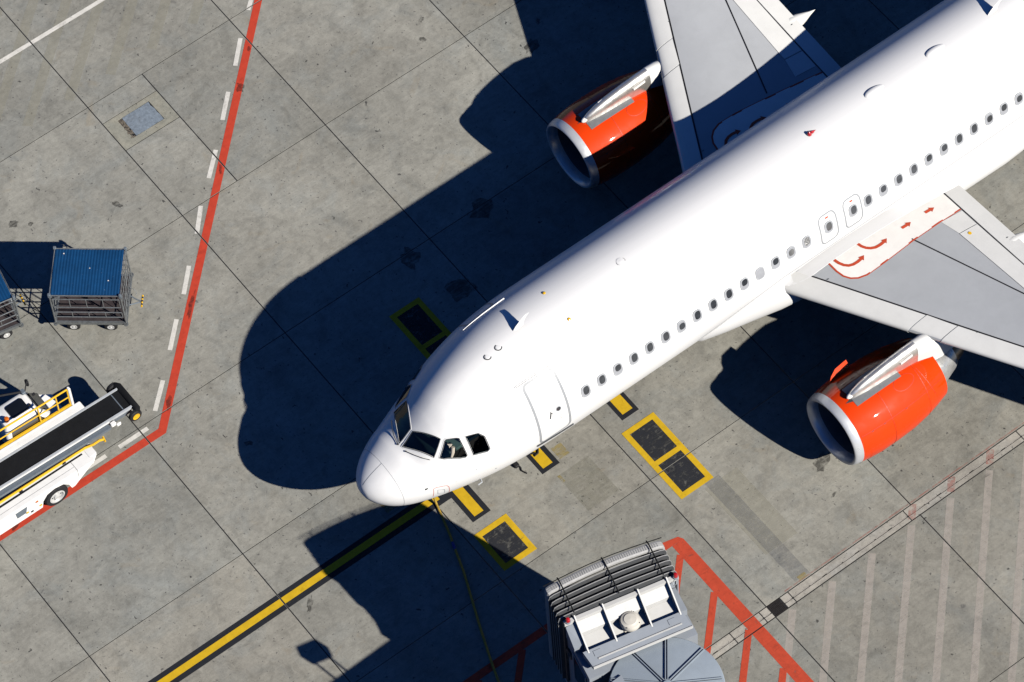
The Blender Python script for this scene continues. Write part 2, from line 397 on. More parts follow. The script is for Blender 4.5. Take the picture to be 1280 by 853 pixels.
def blot(cx_, cy_, rx, ry, rot, n=16):
    out = []
    for k in range(n):
        a = 2 * pi * k / n; f = R.uniform(.6, 1.15); x, y = rx * f * cos(a), ry * f * sin(a)
        out.append((cx_ + x * cos(rot) - y * sin(rot), cy_ + x * sin(rot) + y * cos(rot)))
    return out
def rect(x0, x1, y0, y1): return [(x0, y0), (x1, y0), (x1, y1), (x0, y1)]

# red boundary line with its bend, white dashes beside it
mark('red_boundary_line', [[(8.27 + 8.0, 16.82 + 7.95), (8.44 + 8.0, 16.68 + 7.95), (-2.2, 6.29), (-2.29, 6.53)], [(-26, 6.29), (-2.2, 6.29), (-2.29, 6.53), (-26, 6.53)]], M['red'], .004, 'long red apron boundary line with one bend')
dd = [((8.14, 16.92), (7.86, 16.67)), ((7.1, 15.98), (6.41, 15.26)), ((5.72, 14.63), (5.02, 13.92)), ((4.27, 13.18), (3.55, 12.5)), ((2.83, 11.86), (2.2, 11.15)), ((1.41, 10.4), (.75, 9.71)), ((.12, 9.15), (-.6, 8.43)), ((-1.31, 7.74), (-2.04, 7.06)), ((-2.51, 6.73), (-3.47, 6.72)), ((-3.9, 6.72), (-4.83, 6.72)), ((-5.3, 6.72), (-6.25, 6.72)), ((-6.7, 6.72), (-7.65, 6.72)), ((9.5, 18.28), (8.8, 17.6)), ((10.9, 19.65), (10.2, 18.95))]
for p, q in dd: mark('white_dash', [band(p, q, .13)], M['white'], .004)
mark('white_line', [band((-6, 19.74), (14, 19.66), .135)], M['white'], .004, 'straight thin white line across the top left corner')
# yellow lead-in line with black borders
mark('lead_in_border', [rect(-22, 2.4, -.245, .275)], M['black'], .004)
mark('lead_in_line', [rect(-22, 2.42, -.085, .125)], M['yellow'], .008, 'long yellow lead-in line with black borders ending under the nose')
for (bx0, bx1, by), (yx0, yx1, yy) in (((2.69, 3.29, -1.22), (2.83, 3.13, -1.10)), ((5.06, 5.65, -1.20), (5.18, 5.5, -1.07)), ((7.79, 8.37, -1.21), (7.91, 8.25, -1.07))):
    mark('stop_bar_border', [rect(bx0, bx1, by, 1.3)], M['black'], .004)
    mark('stop_bar', [rect(yx0, yx1, yy, 1.15)], M['yellow'], .008)
mark('stop_bar_border', [rect(2.4, 2.69, -.245, .275)], M['black'], .004)
for p, q, wd in (((.35, 8.93), (1.1, 9.66), .07), ((5.95, 14.35), (6.2, 14.7), .12), ((-1.75, 6.85), (-1.45, 7.2), .09), ((-7.2, 6.35), (-6.9, 6.5), .08), ((3.9, 12.4), (4.1, 12.7), .06), ((7.0, 15.4), (7.15, 15.6), .05)):
    mark('tyre_scuff', [blot((p[0] + q[0]) / 2, (p[1] + q[1]) / 2, hypot(q[0] - p[0], q[1] - p[1]) / 2, wd, atan2(q[1] - p[1], q[0] - p[0]))], M['oil'], .012)
def frame_box(name, x0, x1, y0, y1, t, cross=None, lab=None):
    P = [rect(x0, x1, y0, y0 + t), rect(x0, x1, y1 - t, y1), rect(x0, x0 + t, y0 + t, y1 - t), rect(x1 - t, x1, y0 + t, y1 - t)]
    if cross: P.append(rect(x0 + t, x1 - t, cross[0], cross[1]))
    mark(name, P, M['yellow'], .008, lab)
    mark('black_marking_field', [rect(x0 + t - .03, x1 - t + .03, y0 + t - .03, y1 - t + .03)], M['blackw'], .004)
frame_box('yellow_marking_frame', 2.45, 3.55, -2.94, -1.555, .17, None, 'yellow frame round one dark square near the jet bridge')
frame_box('yellow_marking_frame', 7.51, 8.615, -4.165, -1.525, .165, (-2.935, -2.78), 'yellow frame round two dark fields beside the fuselage')
frame_box('yellow_marking_frame', 4.8, 5.83, 2.6, 5.5, .16, (4.02, 4.17))
# red hatched keep-clear zone below the jet bridge
mark('red_zone_line', [[(6.30, -5.13), (-6, -5.13), (-6, -4.9), (6.30, -4.9)], [(6.30, -5.13), (6.30, -4.9), (6.72, -5.0), (6.80, -5.14)], rect(6.42, 6.80, -20, -5.14)], M['red2'], .004, 'thick red border of the keep-clear zone beside the jet bridge')
for k in range(8):
    y = -5.48 - k * 1.45
    mark('red_zone_stripe', [band((6.43, y), (6.43 - 3.4, y - 3.42), .19)], M['red2'], .0055, drain=True)
mark('red_zone_line', [rect(6.42, 6.80, -8.52, -8.12)], M['red2'], .003, drain=True)
for k in range(4): mark('red_zone_stripe', [band((1.4 - k * 1.45, -5.12), (0.25 - k * 1.45, -6.3), .19)], M['red2'], .0055)
# remains of older paint
for k in range(9):
    x = 7.72 + k * 1.365
    mark('faded_stripe', [band((x, -8.62), (x - 6.2, -8.62 - 6.35), .2)], M['ghostw'], .003)
    if 3 <= k <= 5: mark('faded_red_trace', [band((x + .45, -8.14), (x + .12, -8.49), .2)], M['ghostr'], .003, drain=True)
mark('faded_red_trace', [rect(7.9, 17, -8.09, -8.05)], M['ghostr'], .003)
for k in range(7):
    x = -2.4 + k * 1.45
    mark('faded_stripe', [band((x + 4.6, 21.4), (x, 17.3), .3)], M['ghostc'], .003)
mark('faded_grey_strip', [rect(8.3, 8.78, -8.02, -4.17)], M['ghostg'], .003)
mark('faded_yellow_mark', [rect(8.42, 8.68, -8.08, -7.93)], M['ghosty'], .006)
mark('faded_olive_patch', [rect(5.33, 6.38, -2.88, -1.5)], M['ghosto'], .003)
mark('faded_yellow_mark', [rect(5.72, 6.05, -1.12, -.7)], M['ghosty'], .003); mark('faded_yellow_mark', [rect(5.33, 5.42, -1.75, -1.5)], M['ghosty'], .006)
mark('faded_yellow_mark', [rect(1.05, 1.5, .45, 1.0)], M['ghosty'], .003); mark('faded_grey_strip', [rect(.9, 2.2, .35, .6)], M['ghostg'], .006)
mark('faded_olive_patch', [rect(8.2, 9.3, -6.9, -4.3)], M['ghostc'], .0025)
for q in ((11.2, -5.6, .33, .2, .5), (-1.67, 14.71, .17, .13, .2), (6.9, 5.0, .5, .45, 0), (9.0, 6.8, .5, .35, .4), (12.5, 6.6, .6, .4, .2), (6.4, 6.7, .4, .3, 1), (1.0, 13.4, .08, .2, .4), (11.6, 13.2, .13, .08, .5), (11.2, 12.6, .1, .12, .5), (-1.3, 14.4, .1, .08, 0), (-2.2, -.5, .25, .08, .8), (10.8, -6.6, .12, .05, .4), (14.2, 11.0, .12, .07, 1), (13.5, 10.4, .3, .2, .4), (-.6, 4.6, .1, .16, .8)):
    mark('oil_stain', [blot(*q)], M['oil'], .0025)

# ------------------------------------------------------------------ airliner
plane = thing('airliner', 'white twin-engine passenger jet with orange engines parked on the apron', 'airliner')
TX = [.1, .127, .19, .37, .64, .86, 1.2, 1.47, 1.86, 2.28, 2.65, 3.2, 3.7, 4.2, 4.7, 5.3, 6, 24, 30, 34, 37.4]
TZ = [2.78, 2.92, 3.04, 3.22, 3.39, 3.49, 3.64, 3.73, 4.09, 4.52, 4.82, 5.12, 5.31, 5.44, 5.515, 5.555, 5.56, 5.56, 5.55, 5.42, 4.95]
BX = [.1, .127, .19, .37, .64, 1, 1.5, 2, 3, 4, 5, 6, 23, 26, 30, 34, 37.4]
BZ = [2.78, 2.64, 2.5, 2.27, 2.05, 1.86, 1.70, 1.59, 1.47, 1.43, 1.42, 1.42, 1.42, 1.65, 2.65, 3.85, 4.6]
WX = [.1, .127, .19, .37, .64, 1, 1.5, 2, 2.5, 3, 3.5, 4, 4.5, 5, 5.5, 6, 24, 28, 32, 35, 37.4]
WY = [0, .18, .33, .57, .80, 1.0, 1.19, 1.34, 1.48, 1.615, 1.735, 1.825, 1.89, 1.935, 1.96, 1.975, 1.975, 1.8, 1.25, .75, .2]
MX = [0, 1, 2, 3, 4, 5, 6, 24, 28, 32, 35, 37.4]; MZ = [2.74, 2.78, 2.88, 3.03, 3.22, 3.39, 3.49, 3.49, 3.75, 4.2, 4.55, 4.78]
def slopes(X, Y):
    h = [X[i + 1] - X[i] for i in range(len(X) - 1)]; d = [(Y[i + 1] - Y[i]) / h[i] for i in range(len(h))]
    m = [d[0]] + [0] * (len(X) - 2) + [d[-1]]
    for i in range(1, len(X) - 1):
        if d[i - 1] * d[i] > 0:
            a, b = 2 * h[i] + h[i - 1], h[i] + 2 * h[i - 1]; m[i] = (a + b) / (a / d[i - 1] + b / d[i])
    return m
TAB = [(X, Y, slopes(X, Y)) for X, Y in ((TX, TZ), (BX, BZ), (WX, WY), (MX, MZ))]
def pch(T, x):
    X, Y, m = T; i = 0
    while i < len(X) - 2 and x > X[i + 1]: i += 1
    h = X[i + 1] - X[i]; t = min(1, max(0, (x - X[i]) / h))
    return (2 * t**3 - 3 * t**2 + 1) * Y[i] + (t**3 - 2 * t**2 + t) * h * m[i] + (-2 * t**3 + 3 * t**2) * Y[i + 1] + (t**3 - t**2) * h * m[i + 1]
PW = [(0, 2), (.3, 2), (1.25, 2.15), (1.6, 2.0), (2.3, 1.82), (3, 1.82), (5, 1.94), (6.5, 2), (60, 2)]
def interp(T, f):
    for (a, c), (d, e) in zip(T, T[1:]):
        if f <= d: return c + (e - c) * (f - a) / (d - a) if d > a else e
    return T[-1][1]
def S(x, deg, off=0):
    """point on the hull: deg 0 = port side, 90 = crown, 180 = starboard"""
    a = radians(deg); t, b_, w_, m_ = [pch(T, x) for T in TAB]; s = sin(a)
    pw = interp(PW, x); e = 2 / pw if s > 0 else 1.0; c = cos(a)
    q = Vector((x, -w_ * math.copysign(abs(c) ** e, c), m_ + (t - m_ if s > 0 else m_ - b_) * math.copysign(abs(s) ** e, s)))
    if off: q = q + SN(x, deg) * off
    return q
def SN(x, deg):
    e = .01
    n_ = (S(x + e, deg) - S(x - e, deg)).cross(S(x, deg + .5) - S(x, deg - .5)); n_.normalize()
    c = Vector((x, 0, pch(TAB[3], x)))
    return n_ if n_.dot(S(x, deg) - c) > 0 else -n_
def ribbon(mb, path, wd, h, closed=False, seg=None):
    """raised strip on the hull following path [(x,deg)]"""
    P = []
    for i in range(len(path) if closed else len(path) - 1):
        a, c = path[i], path[(i + 1) % len(path)]; n_ = max(1, int(abs(c[1] - a[1]) / 2.5), int(abs(c[0] - a[0]) / (.03 if min(a[0], c[0]) < 1.2 else .25)), min(seg or 2, 3))
        for k in range(n_): P.append((a[0] + (c[0] - a[0]) * k / n_, a[1] + (c[1] - a[1]) * k / n_))
    if not closed: P.append(path[-1])
    pts = [S(*q) for q in P]; nr = [SN(*q) for q in P]; rings = []
    for i, q in enumerate(pts):
        if closed: t = pts[(i + 1) % len(pts)] - pts[i - 1]
        else: t = pts[min(i + 1, len(pts) - 1)] - pts[max(i - 1, 0)]
        s_ = nr[i].cross(t.normalized()).normalized() * wd / 2
        rings.append([tuple(q - s_ - nr[i] * .01), tuple(q - s_ * .9 + nr[i] * h), tuple(q + s_ * .9 + nr[i] * h), tuple(q + s_ - nr[i] * .01)])
    if closed: rings.append(rings[0])
    return mb.loft(rings, closed=False)
def inpoly(q, P):
    c = False
    for i in range(len(P)):
        a, b_ = P[i], P[i - 1]
        if (a[1] > q[1]) != (b_[1] > q[1]) and q[0] < (b_[0] - a[0]) * (q[1] - a[1]) / (b_[1] - a[1]) + a[0]: c = not c
    return c
WS = [(1.475, 87.6), (1.925, 46.5), (2.285, 55.8), (1.88, 88.2)]
W1 = [(2.018, 42.3), (2.11, 38), (2.48, 28), (2.61, 25.8), (2.672, 26.8), (2.662, 45.2), (2.61, 46.8), (2.37, 52.4), (2.322, 52.2)]
W2 = [(2.80, 43.3), (3.125, 39.3), (3.243, 33.9), (3.254, 21.1), (3.171, 19.7), (2.798, 23.8)]
mir = lambda P: [(x, 180 - d) for x, d in P]
PANES = [('windscreen', WS), ('windscreen', mir(WS)), ('side_window', W1), ('side_window', mir(W1)), ('side_window', W2), ('side_window', mir(W2))]
xs = [.1 + .001] + [.1 + .9 * (k / 26) ** 2 for k in range(1, 27)] + [1 + k * .0225 for k in range(1, 16)] + [1.34 + k * .02 for k in range(100)] + [3.36 + k * .14 for k in range(20)] + [6.3 + k * .5 for k in range(36)] + [24.5 + k * .8 for k in range(17)]
ds = [-180 + 4 * k for k in range(41)] + [-18 + 1.5 * k for k in range(1, 145)]
ds = sorted(set([d for d in ds if d < 180]))
b = MB(); nD = len(ds); rings = [[S(x, d) for d in ds] for x in xs]
b.v = [tuple(q) for r in rings for q in r]
for i in range(len(xs) - 1):
    for j in range(nD):
        k = (j + 1) % nD; d1 = ds[k] if k else 180
        if 1.4 < xs[i] < 3.3:
            mid = ((xs[i] + xs[i + 1]) / 2, (ds[j] + d1) / 2)
            if 10 < mid[1] < 170 and any(inpoly(mid, P) for _, P in PANES): continue
        b.f.append((i * nD + j, i * nD + k, (i + 1) * nD + k, (i + 1) * nD + j)); b.m.append(0)
b.f.append(tuple(range(nD))); b.f.append(tuple((len(xs) - 1) * nD + j for j in range(nD))); b.m += [0, 0]
fus = b.build('fuselage', M['skin'], plane, 60)
# cockpit glazing
def patch(P, off, n=7):
    """dense fan over polygon P in hull space"""
    cx_ = sum(q[0] for q in P) / len(P); cy_ = sum(q[1] for q in P) / len(P); m_ = MB(); per = []
    for i in range(len(P)):
        a, c = P[i], P[(i + 1) % len(P)]
        for k in range(6): per.append((a[0] + (c[0] - a[0]) * k / 6, a[1] + (c[1] - a[1]) * k / 6))
    m_.loft([[tuple(S(cx_ + (x - cx_) * f, cy_ + (y - cy_) * f, off)) for x, y in per] for f in [1 - k / n for k in range(n)] + [.001]], cap=False)
    return m_
for nm, P in PANES:
    fr = ribbon(MB(), P, .050, .010, True, 6).build('window_post', M['skin'], plane, 60)
    gb = ribbon(MB(), [((x - sum(q[0] for q in P) / len(P)) * .965 + sum(q[0] for q in P) / len(P), (y - sum(q[1] for q in P) / len(P)) * .965 + sum(q[1] for q in P) / len(P)) for x, y in P], .022, .013, True, 6)
    gb.build('window_gasket', M['dgrey'], fr, 60)
    g = patch(P, .004).build(nm, M['glass'], plane, 60)
# cockpit interior seen through the panes
b = MB()
b.loft([[tuple(Vector((x, 0, zc_)) + (S(x, d) - Vector((x, 0, zc_))) * .965) for d in range(0, 181, 6)] for x, zc_ in ((1.35, 3.2), (1.6, 3.2), (2, 3.3), (2.4, 3.3), (2.8, 3.3), (3.3, 3.35), (3.4, 3.35))], closed=False)
# lining is open where the panes are: keep only a floor, rear wall and glare shield
b = MB(); b.box(1.4, 3.4, -1.15, 1.15, 3.02, 3.06); b.box(3.36, 3.4, -1.25, 1.25, 3.06, 4.3); b.box(1.55, 1.95, -.72, .72, 3.3, 3.52)
b.build('flight_deck', M['interior'], plane, 0)
for s in (-1, 1):
    st = MB(); st.box(2.45, 2.9, s * .62 - .22, s * .62 + .22, 3.3, 3.42, .03); st.box(2.86, 2.98, s * .62 - .21, s * .62 + .21, 3.42, 4.02, .04); st.box(2.87, 2.97, s * .62 - .1, s * .62 + .1, 4.05, 4.22, .03)
    st.build('pilot_seat', M['seatfab'], plane, 30)
b = MB(); b.tube([(2.42, -1.08, 4.08), (2.36, -1.13, 3.95), (2.30, -1.15, 3.80)], [.05, .055, .035]); b.box(2.34, 2.44, -1.02, -.92, 4.02, 4.12)
b.build('sun_visor', M['seatfab'], plane, 40)
# wipers
for P in ([(1.49, 79), (1.60, 67), (1.72, 56), (1.83, 48.5)], [(1.45, 93), (1.53, 106), (1.63, 116), (1.75, 126)]):
    w_ = MB(); w_.tube([S(x, d, .03) for x, d in P], .010, 6); w_.tube([S(*P[0], .012), S(*P[0], .04)], .022, 8)
    w_.build('wiper', M['dgrey'], plane, 40)
# radome seam and lightning strips
b = MB(); ribbon(b, [(.842, d) for d in range(-60, 244, 8)], .012, .0015, False, 2); b.build('radome_seam', M['outline'], plane, 0)
for dg in (90,):
    b = MB(); ribbon(b, [(.2, dg), (.4, dg), (.84, dg)], .014, .004); b.build('lightning_strip', M['outline'], plane, 0)
# small red outlined probe panel on the lower port nose
b = MB(); ribbon(b, [(1.575, -14), (1.60, 7.5), (1.68, 8), (1.95, 2.5), (2.0, -3), (2.05, -29)], .016, .002); b.build('probe_outline', M['redmark'], plane, 0)
b = MB(); P = [(1.70, 1), (1.883, -4.5), (1.893, -15.4), (1.70, -10)]; b.poly([tuple(S(x, d, .004)) for x, d in P]); ribbon(b, P, .012, .006, True)
b.build('probe_panel', M['lgrey'], plane, 0)
for x, d, s in ((2.77, 6.3, .02), (3.3, -9, .03), (2.2, 2, .012), (3.6, 40, .012)):
    b = MB(); b.lathe(S(x, d, -.005), SN(x, d), [(0, s), (.008, s), (.009, 0)], 10); b.build('static_port', M['lgrey'], plane, 40)
b = MB(); b.tube([S(2.9, -20), S(2.9, -20, .10), S(2.78, -20, .13)], .02, 6); b.build('pitot_probe', M['lgrey'], plane, 40)

# cabin door
def door_shape(x0, x1, d0, d1, rx, rd):
    P = []
    for cx_, cd_, a0 in ((x1 - rx, d0 + rd, -90), (x1 - rx, d1 - rd, 0), (x0 + rx, d1 - rd, 90), (x0 + rx, d0 + rd, 180)):
        for k in range(5): a = radians(a0 + k * 22.5); P.append((cx_ + rx * cos(a), cd_ + rd * sin(a)))
    return P
for sd in (0, 1):
    f = mir if sd else (lambda P: P)
    b = MB(); ribbon(b, f(door_shape(4.63, 5.565, -10.5, 50, .12, 4.5)), .075, .004, True, 3); dr = b.build('cabin_door', M['outline'], plane, 0)
    b = MB(); ribbon(b, f([(4.46, 52.6), (5.15, 52.8), (5.86, 53.0)]), .028, .03); b.build('rain_gutter', M['skin'], plane, 0)
    b = MB(); ribbon(b, f([(4.47, 51.9), (5.15, 52.1), (5.85, 52.3)]), .03, .006); b.build('gutter_painted_shadow', M['dgrey'], plane, 0)  # solid dark strip standing in for the shadow line along the gutter
    b = MB(); ribbon(b, f([(4.52, -11), (5.1, -13), (5.69, -15.2)]), .06, .03); b.build('door_sill', M['dgrey'], plane, 0)
    if sd: continue
    b = MB(); b.lathe(S(5.285, 17.8, -.004), SN(5.285, 17.8), [(0, .085), (.012, .085), (.014, .066)], 18); pf = b.build('door_window_frame', M['lgrey'], dr, 30)
    b = MB(); b.lathe(S(5.285, 17.8), SN(5.285, 17.8), [(.009, .068), (.0095, 0)], 18); b.build('door_window', M['pane'], dr, 30)
    b = MB(); ribbon(b, [(5.055, 18.8), (4.99, 13.6)], .035, .014); b.build('door_handle', M['dgrey'], dr, 0)
    b = MB(); ribbon(b, [(5.03, 19.5), (5.10, 16)], .02, .006); b.build('handle_latch', M['dgrey'], dr, 0)
    for k in range(5):
        b = MB(); dd_ = 17.5 - k * 1.9; ribbon(b, [(4.70 - k * .004, dd_), (4.70 + (.17, .13, .18, .1, .15)[k], dd_ - .3)], .012, .002); b.build('placard_line', M['outline'], dr, 0)
    for k in range(3):
        b = MB(); dd_ = 10.5 - k * 1.6; ribbon(b, [(5.26, dd_), (5.26 + (.08, .06, .07)[k], dd_ - .1)], .010, .002); b.build('placard_line', M['orange'], dr, 0)
# passenger windows, port side
def window(i, x):
    d = 16.9; q, n_ = S(x, d), SN(x, d); u = Vector((1, 0, 0)); v = n_.cross(u); v = v if v.z > 0 else -v
    def ring(rx, rz, off, ex=2.8, dx=0, dz=0):
        out = []
        for k in range(20):
            a = 2 * pi * k / 20; c, s_ = cos(a), sin(a)
            out.append(tuple(q + u * (dx + rx * math.copysign(abs(c) ** (2 / ex), c)) + v * (dz + rz * math.copysign(abs(s_) ** (2 / ex), s_)) + n_ * off))
        return out
    f = MB(); f.loft([ring(.150, .205, -.006), ring(.148, .203, .013), ring(.128, .182, .0165), ring(.120, .174, .006)])
    fo = f.build('passenger_window', M['lgrey'], plane, 40)
    r_ = MB(); r_.poly(ring(.124, .178, .0125)); r_.build('window_reveal', M['reveal'], fo, 0)
    pmb = MB(); k = R.random()
    dz = .02 if k < .6 else (.05 if k < .8 else 0); hz = .145 if k < .6 else .11
    if k > .93: return
    pmb.poly(ring(.092, hz, .0140, 2.6, .012 + R.uniform(-.008, .008), dz)); pmb.build('window_pane', M['pane'], fo, 0)
W0 = 6.165
for i in list(range(15)) + list(range(18, 40)): window(i, W0 + i * .5334)
for x in (14.40, 15.245):
    ribbon(b := MB(), door_shape(x - .285, x + .285, 1.5, 29.5, .14, 6), .05, .004, True, 3); ex = b.build('overwing_exit', M['outline'], plane, 0)
    window(99, x)
    b = MB(); ribbon(b, [(x - .045, 26.1), (x + .055, 26.1)], .055, .003); b.build('exit_mark', M['redmark'], ex, 0)
    for k in range(3): b = MB(); ribbon(b, [(x - .05 + k * .01, 11.0 - k * 1.3), (x + .06 - k * .01, 11.0 - k * 1.3)], .010, .002); b.build('placard_line', M['redmark'], ex, 0)
b = MB(); ribbon(b, [(9.9, -20), (11.3, -13), (12.8, -6.8), (13.4, -6.8), (14.06, -6.9), (16.2, -7.0), (18.1, -7.4), (19.5, -7.6), (22, -6), (24.5, -3)], .022, .004); b.build('fairing_seam', M['outline'], plane, 0)
# antennas and lights on the crown
def blade(x, h=.42, c0=.36):
    b = MB(); r = []
    for f in (0, .15, .4, .7, 1.0):
        c = c0 * (1 - f * .62); o = .42 * f ** 1.6; z = S(x, 90).z - .02 + h * f; t = .032 * (1 - f * .6)
        r.append([(x + o, 0, z), (x + o + c * .3, -t, z), (x + o + c, 0, z), (x + o + c * .3, t, z)])
    b.loft(r, cap=True); b.build('blade_antenna', M['skin'], plane, 25)
blade(5.28); blade(21.5)
for x in (17.15, 19.29):
    b = MB(); r = []
    for k in range(14):
        t = k / 13; w_ = .19 * (t ** .45) * (1 - t) ** .55 * 1.75; hh = .095 * (t ** .4) * (1 - t) ** .7 * 1.9
        r.append([(x + .70 * t, w_ * .85 * cos(a), 5.53 + hh * max(0, sin(a)) + .01) for a in [pi * q / 10 for q in range(11)]])
    b.loft(r, closed=False); b.build('antenna_fairing', M['skin'], plane, 50)
b = MB(); b.lathe((15.24, 0, 5.54), (0, 0, 1), [(0, .075), (.05, .07), (.1, .045), (.13, 0)], 14)
b.loft([[(15.30 + k * .06, y * (1 - k / 3) * .06, 5.55 + max(0, .1 - k * .03 - abs(y) * .06)) for y in (-1, -.5, 0, .5, 1)] for k in range(4)], closed=False)
b.build('beacon_light', M['redlens'], plane, 40)
for x, d in ((4.33, 84.7), (4.70, 85.8)):
    b = MB(); q = S(x, d); b.lathe((x, q.y, q.z - .01), (0, 0, 1), [(0, .085), (.012, .08), (.014, .066), (.022, .06), (.024, 0)], 16); ad = b.build('antenna_disc', M['skin'], plane, 25)
    b = MB(); b.lathe((x, q.y, q.z - .004), (0, 0, 1), [(0, .105), (.008, .105), (.009, .08)], 16); b.build('disc_rim', M['dgrey'], ad, 25)
for x, d in ((6.65, 103.5), (6.68, 73)):
    b = MB(); q = S(x, d); n_ = SN(x, d); b.lathe(q - n_ * .01, n_, [(0, .05), (.03, .045), (.05, 0)], 10); b.build('warning_stud', M['yel'], plane, 40)
b = MB(); q = S(8.80, 88.7); b.lathe((8.80, q.y, q.z - .01), (0, 0, 1), [(0, .12), (.02, .115), (.03, 0)], 18); b.build('crown_cap', M['skin'], plane, 25)
b = MB(); ribbon(b, door_shape(8.68, 8.93, 86.9, 90.4, .08, 1), .010, .003, True, 2); b.build('crown_cap_seam', M['dgrey'], plane, 0)

# belly fairing
b = MB(); r = []
for x, hw, zt, zb in ((9.7, 1.2, 2.7, 1.75), (10.3, 1.70, 2.86, 1.5), (11.0, 1.84, 2.95, 1.3), (11.6, 1.95, 3.02, 1.2), (12.2, 2.07, 3.08, 1.12), (12.7, 2.19, 3.12, 1.09), (13.2, 2.27, 3.15, 1.08), (14, 2.30, 3.16, 1.08), (16, 2.30, 3.16, 1.08), (19, 2.34, 3.15, 1.08), (20.5, 2.36, 3.13, 1.09), (22, 2.28, 3.1, 1.15), (23.2, 2.05, 3.05, 1.3), (24.2, 1.80, 2.95, 1.55), (25.4, 1.3, 2.8, 2.0)):
    ring = []; zc_ = 2.55
    for k in range(48):
        a = 2 * pi * k / 48; c, s_ = cos(a), sin(a)
        ring.append((x, hw * math.copysign(abs(c) ** (.5 if s_ > 0 else .7), c), zc_ + (zt - zc_ if s_ > 0 else zc_ - zb) * math.copysign(abs(s_) ** (.6 if s_ > 0 else .85), s_)))
    r.append(ring)
b.loft(r, cap=True); b.build('belly_fairing', M['skin'], plane, 60)

# wings (the wing-root fillet follows once the upper skin is defined)
def XLE(y): return 13.0 + .52 * (abs(y) - 2.67)
def XTE(y): y = abs(y); return 18.66 if y < 6.4 else 18.66 + (y - 6.4) * .33
UP = [(0, -.004), (.004, .010), (.012, .017), (.02, .022), (.06, .036), (.15, .05), (.3, .058), (.5, .048), (.75, .018), (1, -.03)]
def interp(T, f):
    for (a, c), (d, e) in zip(T, T[1:]):
        if f <= d: return c + (e - c) * (f - a) / (d - a) if d > a else e
    return T[-1][1]
UPs = ([a for a, _ in UP], [c for _, c in UP], slopes([a for a, _ in UP], [c for _, c in UP]))
def ZU(x, y):
    le, te = XLE(y), XTE(y); c = te - le; f = min(1, max(0, (x - le) / c))
    return 2.62 + .0875 * abs(y) + pch(UPs, f) * c * (1 if abs(y) < 9 else 1)
LO = [(0, -.004), (.005, -.016), (.02, -.03), (.08, -.048), (.3, -.062), (.6, -.05), (.85, -.036), (1, -.034)]
FR = [0, .002, .006, .012, .02, .035, .06, .1, .15, .22, .3, .4, .5, .62, .75, .88, 1]
